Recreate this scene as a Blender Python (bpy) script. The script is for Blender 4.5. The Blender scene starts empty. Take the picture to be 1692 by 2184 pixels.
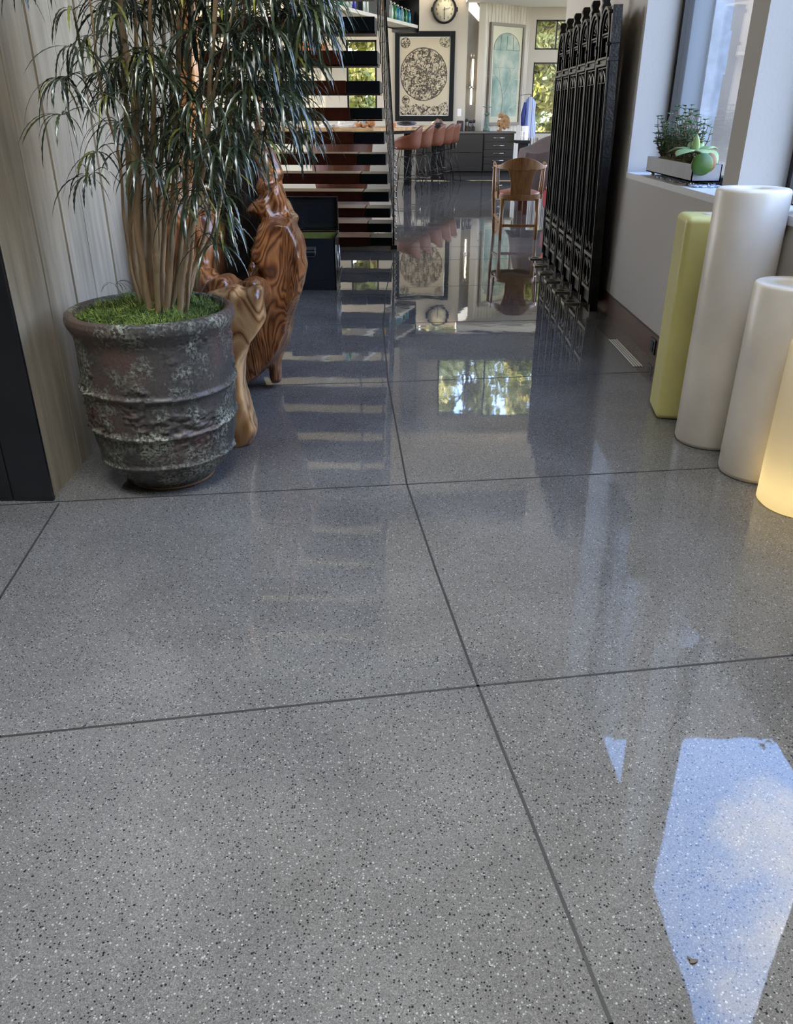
import bpy, bmesh, math, random
from mathutils import Vector, Matrix, noise
random.seed(7)
SC = bpy.context.scene
COL = SC.collection
PI = math.pi

# ------------------------------------------------------------------ camera
FPX, HZ, EYE = 1690.0, 235.0, 1.35
TH = math.atan((1092 - HZ) / FPX)
CT, ST = math.cos(TH), math.sin(TH)
cam = bpy.data.objects.new('camera', bpy.data.cameras.new('camera'))
COL.objects.link(cam)
cam.location = (0, 0, EYE)
cam.rotation_euler = (PI / 2 - TH, 0, 0)
cam.data.sensor_fit = 'VERTICAL'
cam.data.sensor_height = 24
cam.data.lens = 24 * FPX / 2184
cam.data.clip_end = 300
SC.camera = cam

# ------------------------------------------------------------------ world, lights, exposure
SC.view_settings.view_transform = 'Standard'
SC.view_settings.look = 'None'
SC.view_settings.gamma = 1
SC.view_settings.exposure = 0.0
W = bpy.data.worlds.new('sky'); SC.world = W
W.use_nodes = True
wn = W.node_tree; wn.nodes.clear()
def N(nt, typ, **kw):
    n = nt.nodes.new(typ)
    for k, v in kw.items():
        if k in n.inputs.keys() if isinstance(k, str) else False:
            n.inputs[k].default_value = v
        else:
            setattr(n, k, v)
    return n
def ramp(nt, stops, interp='LINEAR'):
    r = nt.nodes.new('ShaderNodeValToRGB')
    r.color_ramp.interpolation = interp
    e = r.color_ramp.elements
    while len(e) < len(stops): e.new(0.5)
    for el, (p, c) in zip(e, stops):
        el.position = p; el.color = (c[0], c[1], c[2], 1)
    return r
tc = N(wn, 'ShaderNodeTexCoord')
sep = N(wn, 'ShaderNodeSeparateXYZ'); wn.links.new(tc.outputs['Generated'], sep.inputs[0])
rz = ramp(wn, [(0.0, (.50, .48, .44)), (0.49, (.62, .64, .66)), (0.55, (.80, .86, .95)), (0.68, (.30, .50, .95)), (1.0, (.18, .36, .88))])
mz = N(wn, 'ShaderNodeMath', operation='MULTIPLY_ADD'); wn.links.new(sep.outputs[2], mz.inputs[0]); mz.inputs[1].default_value = .5; mz.inputs[2].default_value = .5
wn.links.new(mz.outputs[0], rz.inputs[0])
cn = N(wn, 'ShaderNodeTexNoise'); cn.inputs['Scale'].default_value = 5.0; cn.inputs['Detail'].default_value = 5
wn.links.new(tc.outputs['Generated'], cn.inputs['Vector'])
rc = ramp(wn, [(0.55, (0, 0, 0)), (0.72, (1, 1, 1))]); wn.links.new(cn.outputs['Fac'], rc.inputs[0])
mx = N(wn, 'ShaderNodeMixRGB'); wn.links.new(rc.outputs[0], mx.inputs[0]); wn.links.new(rz.outputs[0], mx.inputs[1]); mx.inputs[2].default_value = (1, .95, .9, 1)
bg = N(wn, 'ShaderNodeBackground'); bg.inputs['Strength'].default_value = 11.0
wn.links.new(mx.outputs[0], bg.inputs[0])
wo = N(wn, 'ShaderNodeOutputWorld'); wn.links.new(bg.outputs[0], wo.inputs[0])

def area(name, loc, target, sx, sy, watts, col):
    l = bpy.data.lights.new(name, 'AREA'); l.shape = 'RECTANGLE'; l.size = sx; l.size_y = sy
    l.energy = watts; l.color = col
    o = bpy.data.objects.new(name, l); COL.objects.link(o); o.location = loc
    o.rotation_euler = (Vector(target) - Vector(loc)).to_track_quat('-Z', 'Y').to_euler()
    return o
sun = bpy.data.lights.new('sun', 'SUN'); sun.energy = 32; sun.color = (1, .86, .62); sun.angle = .01
so = bpy.data.objects.new('sun', sun); COL.objects.link(so); so.location = (-20, 40, 30)
so.rotation_euler = Vector((.45, -.35, -.75)).to_track_quat('-Z', 'Y').to_euler()
area('entry_fill_light', (-.2, .1, 6.1), (-.3, .6, 0), 3.0, 3.0, 178, (.90, .95, 1)).data.spread = 1.25  # added overhead fill for the entry; the ceiling has no opening there
area('far_fill_left', (-6.3, 14, 2.9), (0, 15, 1.3), 9, 3.4, 240, (1, .81, .56))  # added warm fill for the far room from the left
area('far_fill_right', (6.2, 14, 2.4), (2, 15.5, 1.2), 7, 3.0, 90, (1, .84, .62))  # added weaker fill reaching the far room from the right side

# ------------------------------------------------------------------ helpers
def at(px, py, Y):
    u = (px - 846) / FPX; v = (py - 1092) / FPX
    t = Y / (CT - v * ST)
    return Vector((u * t, Y, EYE - (ST + v * CT) * t))
def ground(px, py, z=0.0):
    u = (px - 846) / FPX; v = (py - 1092) / FPX
    t = (EYE - z) / (ST + v * CT)
    return Vector((u * t, (CT - v * ST) * t, z))

def tag(o, label=None, cat=None, group=None, kind=None):
    if label: o['label'] = label
    if cat: o['category'] = cat
    if group: o['group'] = group
    if kind: o['kind'] = kind
    return o
def empty(name, loc, label=None, cat=None, group=None, rz=0, kind=None):
    o = bpy.data.objects.new(name, None); COL.objects.link(o)
    o.location = loc; o.rotation_euler = (0, 0, rz); o.empty_display_size = .1
    return tag(o, label, cat, group, kind)
def kids(o): return [c for c in COL.objects if c.parent == o]
def copy_tree(o, parent=None):
    c = o.copy(); COL.objects.link(c); c.parent = parent
    for ch in kids(o): copy_tree(ch, c)
    return c

class MB:
    def __init__(s): s.v = []; s.f = []; s.smooth = []
    def add(s, vs, fs, smooth=False):
        b = len(s.v); s.v += [Vector(p) for p in vs]
        s.f += [[i + b for i in f] for f in fs]; s.smooth += [smooth] * len(fs)
        return s
    def box(s, a, b, M=None):
        x0, y0, z0 = a; x1, y1, z1 = b
        vs = [Vector(p) for p in ((x0,y0,z0),(x1,y0,z0),(x1,y1,z0),(x0,y1,z0),(x0,y0,z1),(x1,y0,z1),(x1,y1,z1),(x0,y1,z1))]
        if M: vs = [M @ p for p in vs]
        return s.add(vs, [(0,3,2,1),(4,5,6,7),(0,1,5,4),(1,2,6,5),(2,3,7,6),(3,0,4,7)])
    def cbox(s, c, d, M=None):
        return s.box((c[0]-d[0]/2, c[1]-d[1]/2, c[2]-d[2]/2), (c[0]+d[0]/2, c[1]+d[1]/2, c[2]+d[2]/2), M)
    def bar(s, a, b, w, h=None):
        h = h or w; a = Vector(a); b = Vector(b); d = (b - a)
        q = d.to_track_quat('Z', 'Y').to_matrix().to_4x4(); M = Matrix.Translation(a) @ q
        return s.box((-w/2, -h/2, 0), (w/2, h/2, d.length), M)
    def tube(s, pts, rad, n=8, caps=True, flat=1.0):
        pts = [Vector(p) for p in pts]; k = len(pts)
        rs = rad if isinstance(rad, (list, tuple)) else [rad] * k
        vs = []; fs = []
        up = None
        for i, p in enumerate(pts):
            t = (pts[min(i+1, k-1)] - pts[max(i-1, 0)]).normalized()
            if up is None:
                up = t.orthogonal().normalized()
            else:
                up = (up - t * up.dot(t))
                up = up.normalized() if up.length > 1e-6 else t.orthogonal().normalized()
            sd = t.cross(up)
            for j in range(n):
                a = 2 * PI * j / n
                vs.append(p + (up * math.cos(a) + sd * math.sin(a) * flat) * rs[i])
        for i in range(k - 1):
            for j in range(n):
                fs.append((i*n+j, i*n+(j+1) % n, (i+1)*n+(j+1) % n, (i+1)*n+j))
        if caps:
            fs.append(tuple(range(n))[::-1]); fs.append(tuple((k-1)*n+j for j in range(n)))
        return s.add(vs, fs, True)
    def lathe(s, prof, c=(0,0,0), n=32, sx=1, sy=1):
        vs = []; fs = []; k = len(prof)
        for r, z in prof:
            for j in range(n):
                a = 2*PI*j/n
                vs.append((c[0]+r*sx*math.cos(a), c[1]+r*sy*math.sin(a), c[2]+z))
        for i in range(k-1):
            for j in range(n):
                fs.append((i*n+j, i*n+(j+1) % n, (i+1)*n+(j+1) % n, (i+1)*n+j))
        if prof[0][0] > 1e-5: fs.append(tuple(range(n))[::-1])
        if prof[-1][0] > 1e-5: fs.append(tuple((k-1)*n+j for j in range(n)))
        return s.add(vs, fs, True)
    def ball(s, c, r, n=12, m=8, sc=(1,1,1)):
        prof = [(max(1e-6, math.sin(PI*i/m))*r, -math.cos(PI*i/m)*r*sc[2]) for i in range(m+1)]
        return s.lathe(prof, c, n, sc[0], sc[1])
    def prism(s, poly, d0, d1, plane='xz'):
        def mk(p, d):
            if plane == 'xz': return (p[0], d, p[1])
            if plane == 'yz': return (d, p[0], p[1])
            return (p[0], p[1], d)
        n = len(poly)
        vs = [mk(p, d0) for p in poly] + [mk(p, d1) for p in poly]
        fs = [tuple(range(n)), tuple(range(2*n-1, n-1, -1))] + [(i, i+n, (i+1) % n + n, (i+1) % n) for i in range(n)]
        return s.add(vs, fs)
    def build(s, name, m, parent=None, bevel=0, seg=2, world=False, smooth=None, recalc=True):
        vs = s.v
        if parent is not None and world:
            Mi = (Matrix.Translation(parent.location) @ parent.rotation_euler.to_matrix().to_4x4()).inverted()
            vs = [Mi @ p for p in vs]
        me = bpy.data.meshes.new(name); me.from_pydata([tuple(p) for p in vs], [], s.f)
        fl = s.smooth if smooth is None else [smooth] * len(s.f)
        me.polygons.foreach_set('use_smooth', fl)
        if recalc:
            bm = bmesh.new(); bm.from_mesh(me); bmesh.ops.recalc_face_normals(bm, faces=bm.faces); bm.to_mesh(me); bm.free()
        if m: me.materials.append(m)
        o = bpy.data.objects.new(name, me); COL.objects.link(o)
        if parent is not None: o.parent = parent
        if bevel:
            md = o.modifiers.new('bevel', 'BEVEL'); md.width = bevel; md.segments = seg; md.limit_method = 'ANGLE'; md.angle_limit = .7
            me.polygons.foreach_set('use_smooth', [True] * len(me.polygons))
            md.harden_normals = True
        return o
def struct(o): o['kind'] = 'structure'; return o

# ------------------------------------------------------------------ materials
def new_mat(name):
    m = bpy.data.materials.new(name); m.use_nodes = True
    nt = m.node_tree; b = nt.nodes['Principled BSDF']
    return m, nt, b
def mat(name, col, rough=.5, metal=0, var=0, vscale=8, stretch=(1,1,1), bump=0, bscale=40, spec=.5, trans=0, ior=1.45, coat=0, sss=0, sheen=0):
    m, nt, b = new_mat(name)
    b.inputs['Base Color'].default_value = (*col, 1)
    b.inputs['Roughness'].default_value = rough; b.inputs['Metallic'].default_value = metal
    b.inputs['Specular IOR Level'].default_value = spec
    b.inputs['Transmission Weight'].default_value = trans; b.inputs['IOR'].default_value = ior
    b.inputs['Coat Weight'].default_value = coat; b.inputs['Coat Roughness'].default_value = .08
    if sheen: b.inputs['Sheen Weight'].default_value = sheen
    if sss:
        b.inputs['Subsurface Weight'].default_value = sss
        b.inputs['Subsurface Radius'].default_value = (.05, .04, .025); b.inputs['Subsurface Scale'].default_value = 1.0
    if var or bump:
        t = N(nt, 'ShaderNodeTexCoord'); mp = N(nt, 'ShaderNodeMapping'); mp.inputs['Scale'].default_value = stretch
        nt.links.new(t.outputs['Object'], mp.inputs[0])
    if var:
        n = N(nt, 'ShaderNodeTexNoise'); n.inputs['Scale'].default_value = vscale; n.inputs['Detail'].default_value = 6
        nt.links.new(mp.outputs[0], n.inputs['Vector'])
        lo = tuple(c * (1 - var) for c in col); hi = tuple(min(1, c * (1 + var)) for c in col)
        r = ramp(nt, [(.3, lo), (.7, hi)]); nt.links.new(n.outputs['Fac'], r.inputs[0]); nt.links.new(r.outputs[0], b.inputs['Base Color'])
    if bump:
        n2 = N(nt, 'ShaderNodeTexNoise'); n2.inputs['Scale'].default_value = bscale; n2.inputs['Detail'].default_value = 4
        nt.links.new(mp.outputs[0], n2.inputs['Vector'])
        bp = N(nt, 'ShaderNodeBump'); bp.inputs['Strength'].default_value = bump; bp.inputs['Distance'].default_value = .01
        nt.links.new(n2.outputs['Fac'], bp.inputs['Height']); nt.links.new(bp.outputs[0], b.inputs['Normal'])
    return m
def glass_mat(name, tint=(.97, .98, .98), refl=.06):
    m = bpy.data.materials.new(name); m.use_nodes = True; nt = m.node_tree; nt.nodes.clear()
    tr = N(nt, 'ShaderNodeBsdfTransparent'); tr.inputs[0].default_value = (*tint, 1)
    gl = N(nt, 'ShaderNodeBsdfGlossy'); gl.inputs['Roughness'].default_value = .0
    lw = N(nt, 'ShaderNodeLayerWeight'); lw.inputs[0].default_value = .5
    pw_ = N(nt, 'ShaderNodeMath', operation='POWER'); nt.links.new(lw.outputs['Facing'], pw_.inputs[0]); pw_.inputs[1].default_value = 4.5
    ma_ = N(nt, 'ShaderNodeMath', operation='MULTIPLY_ADD'); nt.links.new(pw_.outputs[0], ma_.inputs[0]); ma_.inputs[1].default_value = .9; ma_.inputs[2].default_value = .03
    mxs = N(nt, 'ShaderNodeMixShader'); nt.links.new(ma_.outputs[0], mxs.inputs[0]); nt.links.new(tr.outputs[0], mxs.inputs[1]); nt.links.new(gl.outputs[0], mxs.inputs[2])
    o = N(nt, 'ShaderNodeOutputMaterial'); nt.links.new(mxs.outputs[0], o.inputs[0])
    return m

def floor_mat():
    m, nt, b = new_mat('polished_concrete')
    t = N(nt, 'ShaderNodeTexCoord')
    def vor(scale, seed=0):
        mp = N(nt, 'ShaderNodeMapping'); mp.inputs['Location'].default_value = (seed, seed * .7, 0); nt.links.new(t.outputs['Object'], mp.inputs[0])
        v = N(nt, 'ShaderNodeTexVoronoi'); v.inputs['Scale'].default_value = scale; nt.links.new(mp.outputs[0], v.inputs['Vector'])
        return v
    base = N(nt, 'ShaderNodeTexNoise'); base.inputs['Scale'].default_value = 2.2; base.inputs['Detail'].default_value = 8
    nt.links.new(t.outputs['Object'], base.inputs['Vector'])
    rb = ramp(nt, [(.3, (.098, .094, .089)), (.7, (.138, .133, .126))]); nt.links.new(base.outputs['Fac'], rb.inputs[0])
    cur = rb.outputs[0]
    for sc, seed, stops, dth in ((520, 1.3, [(0, (.55, .55, .55)), (.25, (.88, .88, .88)), (.8, (1.1, 1.1, 1.1)), (1, (1.6, 1.6, 1.6))], None),
                                 (230, 4.1, None, .42), (150, 9.7, None, .36)):
        v = vor(sc, seed)
        sp = N(nt, 'ShaderNodeSeparateColor'); nt.links.new(v.outputs['Color'], sp.inputs[0])
        if stops:
            r = ramp(nt, stops); nt.links.new(sp.outputs[0], r.inputs[0])
            mm = N(nt, 'ShaderNodeMixRGB', blend_type='MULTIPLY'); mm.inputs[0].default_value = 1
            nt.links.new(cur, mm.inputs[1]); nt.links.new(r.outputs[0], mm.inputs[2]); cur = mm.outputs[0]
        else:
            big = sc < 200
            lo = .05 if big else .09; hi = .965 if big else .93
            for comp, thr, colr in (('LESS_THAN', lo, (.016, .016, .018)), ('GREATER_THAN', hi, (.27, .265, .25))):
                c1 = N(nt, 'ShaderNodeMath', operation=comp); nt.links.new(sp.outputs[0], c1.inputs[0]); c1.inputs[1].default_value = thr
                c2 = N(nt, 'ShaderNodeMath', operation='LESS_THAN'); nt.links.new(v.outputs['Distance'], c2.inputs[0]); c2.inputs[1].default_value = dth
                c3 = N(nt, 'ShaderNodeMath', operation='MULTIPLY'); nt.links.new(c1.outputs[0], c3.inputs[0]); nt.links.new(c2.outputs[0], c3.inputs[1])
                mm = N(nt, 'ShaderNodeMixRGB'); nt.links.new(c3.outputs[0], mm.inputs[0]); nt.links.new(cur, mm.inputs[1]); mm.inputs[2].default_value = (*colr, 1)
                cur = mm.outputs[0]
    nt.links.new(cur, b.inputs['Base Color'])
    b.inputs['Roughness'].default_value = .018; b.inputs['IOR'].default_value = 1.62
    wv = N(nt, 'ShaderNodeTexNoise'); wv.inputs['Scale'].default_value = 3.0; wv.inputs['Detail'].default_value = 3
    nt.links.new(t.outputs['Object'], wv.inputs['Vector'])
    gr = N(nt, 'ShaderNodeTexNoise'); gr.inputs['Scale'].default_value = 260; nt.links.new(t.outputs['Object'], gr.inputs['Vector'])
    b1 = N(nt, 'ShaderNodeBump'); b1.inputs['Strength'].default_value = 1; b1.inputs['Distance'].default_value = .0007; nt.links.new(wv.outputs['Fac'], b1.inputs['Height'])
    b2 = N(nt, 'ShaderNodeBump'); b2.inputs['Strength'].default_value = .02; b2.inputs['Distance'].default_value = .0003; nt.links.new(gr.outputs['Fac'], b2.inputs['Height']); nt.links.new(b1.outputs[0], b2.inputs['Normal'])
    nt.links.new(b2.outputs[0], b.inputs['Normal'])
    return m

def burl_mat(name, stops, scale=3.2, dist=5.5, rough=.28, st=(1.3, 1, .55)):
    m, nt, b = new_mat(name)
    t = N(nt, 'ShaderNodeTexCoord'); mp = N(nt, 'ShaderNodeMapping'); mp.inputs['Scale'].default_value = st
    nt.links.new(t.outputs['Object'], mp.inputs[0])
    n = N(nt, 'ShaderNodeTexNoise'); n.inputs['Scale'].default_value = scale; n.inputs['Detail'].default_value = 2.5; n.inputs['Distortion'].default_value = .8
    nt.links.new(mp.outputs[0], n.inputs['Vector'])
    ml = N(nt, 'ShaderNodeMath', operation='MULTIPLY'); nt.links.new(n.outputs['Fac'], ml.inputs[0]); ml.inputs[1].default_value = dist * 9
    sn = N(nt, 'ShaderNodeMath', operation='PINGPONG'); nt.links.new(ml.outputs[0], sn.inputs[0]); sn.inputs[1].default_value = 1
    fine = N(nt, 'ShaderNodeTexNoise'); fine.inputs['Scale'].default_value = 30; fine.inputs['Detail'].default_value = 5; nt.links.new(mp.outputs[0], fine.inputs['Vector'])
    ad = N(nt, 'ShaderNodeMath', operation='MULTIPLY_ADD'); nt.links.new(fine.outputs['Fac'], ad.inputs[0]); ad.inputs[1].default_value = .5; nt.links.new(sn.outputs[0], ad.inputs[2])
    sb = N(nt, 'ShaderNodeMath', operation='SUBTRACT'); nt.links.new(ad.outputs[0], sb.inputs[0]); sb.inputs[1].default_value = .25
    big = N(nt, 'ShaderNodeTexNoise'); big.inputs['Scale'].default_value = 2.3; nt.links.new(mp.outputs[0], big.inputs['Vector'])
    rb = ramp(nt, [(.35, (.45, .38, .34)), (.62, (1.15, 1.1, 1.05))]); nt.links.new(big.outputs['Fac'], rb.inputs[0])
    r = ramp(nt, stops); nt.links.new(sb.outputs[0], r.inputs[0])
    mm = N(nt, 'ShaderNodeMixRGB', blend_type='MULTIPLY'); mm.inputs[0].default_value = 1; nt.links.new(r.outputs[0], mm.inputs[1]); nt.links.new(rb.outputs[0], mm.inputs[2])
    nt.links.new(mm.outputs[0], b.inputs['Base Color'])
    b.inputs['Roughness'].default_value = rough; b.inputs['Coat Weight'].default_value = .35; b.inputs['Coat Roughness'].default_value = .15
    bp = N(nt, 'ShaderNodeBump'); bp.inputs['Strength'].default_value = .25; bp.inputs['Distance'].default_value = .004
    nt.links.new(sb.outputs[0], bp.inputs['Height']); nt.links.new(bp.outputs[0], b.inputs['Normal'])
    return m

def board_mat(name, seams, lo, hi, axis=1, gap=.006, dark=(.02, .018, .015), vs=(6, 6, .9)):
    """boards cast in concrete / slats: vertical streaks, dark joints at listed coordinates"""
    m, nt, b = new_mat(name)
    t = N(nt, 'ShaderNodeTexCoord'); mp = N(nt, 'ShaderNodeMapping'); mp.inputs['Scale'].default_value = vs
    nt.links.new(t.outputs['Object'], mp.inputs[0])
    n = N(nt, 'ShaderNodeTexNoise'); n.inputs['Scale'].default_value = 2.0; n.inputs['Detail'].default_value = 9; n.inputs['Roughness'].default_value = .62
    nt.links.new(mp.outputs[0], n.inputs['Vector'])
    r = ramp(nt, [(.33, lo), (.5, tuple((a+c)/2 for a, c in zip(lo, hi))), (.68, hi)]); nt.links.new(n.outputs['Fac'], r.inputs[0])
    nt.links.new(r.outputs[0], b.inputs['Base Color']); b.inputs['Roughness'].default_value = .7; b.inputs['Specular IOR Level'].default_value = .25
    bp = N(nt, 'ShaderNodeBump'); bp.inputs['Strength'].default_value = .3; bp.inputs['Distance'].default_value = .004
    nt.links.new(n.outputs['Fac'], bp.inputs['Height']); nt.links.new(bp.outputs[0], b.inputs['Normal'])
    return m

M = {}
M['floor'] = floor_mat()
M['groove'] = mat('saw_cut', (.028, .025, .022), .6, var=.2)
M['plaster'] = mat('warm_plaster', (.46, .42, .37), .75, bump=.08, bscale=60)
M['plaster_cream'] = mat('cream_plaster', (.50, .445, .36), .8, bump=.05, bscale=50)
M['ceil'] = mat('ceiling_paint', (.62, .53, .42), .85)
M['darkceil'] = mat('dark_ceiling', (.16, .15, .14), .8)
M['boards'] = board_mat('board_formed_concrete', None, (.31, .27, .205), (.49, .425, .32), vs=(9, 9, .8))
M['joint'] = mat('dark_joint', (.02, .018, .016), 1.0, spec=0)  # dark backing seen in the gaps between boards and slats
M['steel'] = mat('blackened_steel', (.045, .046, .05), .34, .75, var=.25, vscale=3)
M['bronze'] = mat('bronze_baseboard', (.075, .035, .024), .35, .5, var=.2, vscale=3)
M['black'] = mat('black_metal', (.012, .012, .013), .4, .4)
M['frame'] = mat('black_window_frame', (.015, .016, .018), .35, .3)
M['glass'] = glass_mat('window_glass')
M['iron'] = mat('cast_iron', (.020, .018, .016), .36, .55, var=.4, vscale=14, bump=.25, bscale=70)
M['chrome'] = mat('brushed_steel', (.62, .60, .56), .25, 1)
M['white'] = mat('white_paint', (.8, .78, .74), .5)
M['stone_w'] = mat('white_stone', (.27, .28, .29), .8, var=.2, vscale=14, bump=.6, bscale=9)
M['render_g'] = mat('blue_grey_render', (.15, .165, .175), .7)

# ------------------------------------------------------------------ floor
fl = MB(); fl.box((-8, -6, -.2), (8, 23, 0)); struct(fl.build('floor', M['floor']))
def strip(pts, w):
    g = MB()
    for a, b_ in zip(pts[:-1], pts[1:]):
        a = Vector((*a, 0)); b_ = Vector((*b_, 0)); d = (b_ - a).normalized(); s = Vector((-d.y, d.x, 0)) * w / 2
        a -= d * w * .3; b_ += d * w * .3
        v = [a - s, b_ - s, b_ + s, a + s]
        g.add([p + Vector((0, 0, -.002)) for p in v] + [p + Vector((0, 0, .0006)) for p in v], [(4,5,6,7),(0,1,5,4),(1,2,6,5),(2,3,7,6),(3,0,4,7)])
    return g
main = [(.62, -.6), (.356, .787), (.214, 1.651), (.128, 2.25), (.042, 2.91), (-.047, 4.261), (-.096, 5.619), (-.084, 6.863), (-.037, 8.141), (.082, 9.038), (.979, 12.656), (1.682, 14.49)]
grooves = [main, [(-2.4, 1.24), (-.958, 1.461), (.214, 1.651), (1.101, 1.782), (1.6, 1.86)],
           [(-4, 2.35), (-1.307, 2.75), (.042, 2.91), (1.42, 3.084), (1.58, 3.10)],
           [(-1.33, 4.15), (-.047, 4.261), (1.462, 4.456), (1.53, 4.465)],
           [(-1.33, 5.5), (-.096, 5.619), (1.51, 5.761)],
           [(-2, 6.75), (-.084, 6.863), (.623, 6.984), (1.5, 7.10)],
           [(-.037, 8.25), (.733, 8.335), (1.45, 8.42)], [(.082, 9.10), (.80, 9.172), (2.5, 9.35)],
           [(-1.52, -.5), (-1.30, 1.60), (-1.231, 2.073), (-1.299, 2.73)]]
for i, g in enumerate(grooves):
    struct(strip(g, .0075).build('trim_%d' % (i + 1), M['groove']))

# ------------------------------------------------------------------ left: board formed wall and steel cladding
XL = -1.34
wl = MB(); seams = [2.775, 2.862, 3.10, 3.372, 3.608, 3.884, 4.17, 4.46, 4.76, 5.05, 5.33, 5.6]
seams = [2.775, 3.105, 3.372, 3.608, 3.884, 4.17, 4.46, 4.76, 5.05, 5.33, 5.6]
random.seed(3)
for a, b_ in zip(seams[:-1], seams[1:]):
    off = random.uniform(-.004, .004)
    wl.box((XL - .28, a + .0035, 0), (XL + off, b_ - random.choice((.004, .008, .010)), 6.2))
struct(wl.build('wall_left', M['boards']))
j = MB(); j.box((XL - .26, 2.79, 0), (XL - .016, 5.59, 6.19)); struct(j.build('trim_20', M['joint']))
ws = MB()
ws.box((-4.2, 2.755, 0), (-1.485, 2.96, 6.2)); ws.box((-1.479, 2.755, 0), (XL + .012, 2.774, 6.2)); ws.box((-1.62, 2.762, 0), (-1.40, 2.772, 6.2))
struct(ws.build('wall_left_steel', M['steel'], bevel=.002))
lw = MB(); lw.box((-4.4, -4.6, 0), (-4.2, 2.96, 6.2)); struct(lw.build('wall_hall_left', M['plaster']))

# ------------------------------------------------------------------ right wall with two deep windows
XR = 1.57      # inner face; windows recessed to XG
XG = 1.80
wr = MB()
Z1 = .975; ZT = 3.7
def wallseg(y0, y1, z0, z1, xa=XR, xb=XR + .245): wr.box((xa, y0, z0), (xb, y1, z1))
# the wall follows a very slight kink at the windows, as measured on the floor
wallseg(-4.6, 5.85, 0, Z1 - .035)                # below the sills
wallseg(5.85, 8.62, 0, 6.2)
wallseg(-4.6, 5.85, ZT, 6.2)
wallseg(3.93, 4.12, Z1 - .035, ZT)               # pier between the windows
wallseg(-4.6, 2.1, Z1 - .035, ZT)
struct(wr.build('wall_right', M['plaster']))
wb = MB()
wb.box((1.9, 8.45, 0), (8, 8.62, 6.2)); struct(wb.build('wall_right_return', M['plaster_cream']))
M['sill'] = mat('sill_paint', (.66, .64, .60), .6)
def deep_window(idx, y0, y1):
    w = empty('window_%d' % idx, (XG, (y0 + y1) / 2, Z1), kind='structure')
    f = MB(); t = .045; x0, x1 = XG - .01, XG + .05
    for a, b_ in (((x0, y0, Z1), (x1, y0 + t, ZT)), ((x0, y1 - t, Z1), (x1, y1, ZT)), ((x0, y0, Z1), (x1, y1, Z1 + t)), ((x0, y0, ZT - t), (x1, y1, ZT))):
        f.box(a, b_)
    struct(f.build('window_frame', M['frame'], w, world=True))
    g = MB(); g.box((XG + .015, y0 + t, Z1 + t), (XG + .021, y1 - t, ZT - t)); struct(g.build('window_pane', M['glass'], w, world=True))
    s = MB(); s.box((XR - .006, y0, Z1 - .035), (XG + .05, y1, Z1)); struct(s.build('window_sill', M['sill'], w, world=True))
deep_window(1, 4.12, 5.85)
deep_window(2, 2.1, 3.93)
bb = MB(); bb.box((XR - .018, 1.0, 0), (XR, 8.62, .145))
struct(bb.build('baseboard_right', M['bronze']))

# back of the hall, behind the camera, with a tall glazed opening
bk = MB(); bk.box((-4.4, -4.6, 0), (-3.4, -4.4, 6.2)); bk.box((1.4, -4.6, 0), (1.9, -4.4, 6.2)); bk.box((-3.4, -4.6, 5.4), (1.4, -4.4, 6.2)); bk.box((-3.4, -4.6, 0), (1.4, -4.4, 5.4))
struct(bk.build('wall_back', M['plaster']))

# ceilings
c = MB(); c.box((-4.4, -4.6, 6.2), (1.9, 9.2, 6.35)); struct(c.build('ceiling', M['ceil']))
c = MB(); c.box((-7, 9.2, 6.2), (7, 19.9, 6.35)); c.box((-7, 5.6, 6.2), (-4.4, 9.2, 6.35)); c.box((1.9, 8.62, 6.2), (7, 9.2, 6.35)); struct(c.build('ceiling_far', M['ceil']))
bm_ = MB()
for y in (9.0, 14.6): bm_.box((-7, y, 5.75), (7, y + .35, 6.2))
struct(bm_.build('trim_21', M['darkceil']))

# ------------------------------------------------------------------ far room
YF = 20.2
def framed_wall(name, m, xs, zs, y0, y1, holes):
    """wall in the xz plane with rectangular holes"""
    g = MB(); X = sorted(set(list(xs) + [h[0] for h in holes] + [h[1] for h in holes])); Z = sorted(set(list(zs) + [h[2] for h in holes] + [h[3] for h in holes]))
    for a, b_ in zip(X[:-1], X[1:]):
        for c0, d in zip(Z[:-1], Z[1:]):
            mx_, mz_ = (a + b_) / 2, (c0 + d) / 2
            if any(h[0] < mx_ < h[1] and h[2] < mz_ < h[3] for h in holes): continue
            g.box((a, y0, c0), (b_, y1, d))
    return struct(g.build(name, m))
H = [(-1.115, -.44, 1.32, 2.73)]
framed_wall('wall_far', M['plaster_cream'], (-7, 1.56), (0, 3.6), YF, YF + .2, H)
framed_wall('wall_far_upper', M['plaster_cream'], (-7, 7), (3.6, 6.2), 19.7, 19.9, [(1.05, 4.6, 4.3, 5.85)])
def win(idx, x0, x1, z0, z1, y, mull=(), rail=(), t=.04):
    w = empty('window_%d' % idx, ((x0 + x1) / 2, y, z0), kind='structure')
    f = MB()
    f.box((x0, y, z0), (x0 + t, y + .06, z1)); f.box((x1 - t, y, z0), (x1, y + .06, z1)); f.box((x0, y, z0), (x1, y + .06, z0 + t)); f.box((x0, y, z1 - t), (x1, y + .06, z1))
    for m_ in mull: f.box((m_ - .018, y, z0), (m_ + .018, y + .05, z1))
    for r_ in rail: f.box((x0, y, r_ - .018), (x1, y + .05, r_ + .018))
    struct(f.build('window_frame', M['frame'], w, world=True))
    g = MB(); g.box((x0 + t, y + .025, z0 + t), (x1 - t, y + .031, z1 - t)); struct(g.build('window_pane', M['glass'], w, world=True))
win(3, -1.115, -.44, 1.32, 2.73, YF + .05)
win(4, 1.05, 4.6, 4.3, 5.85, 19.75, mull=(2.25, 3.9), t=.05)
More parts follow.
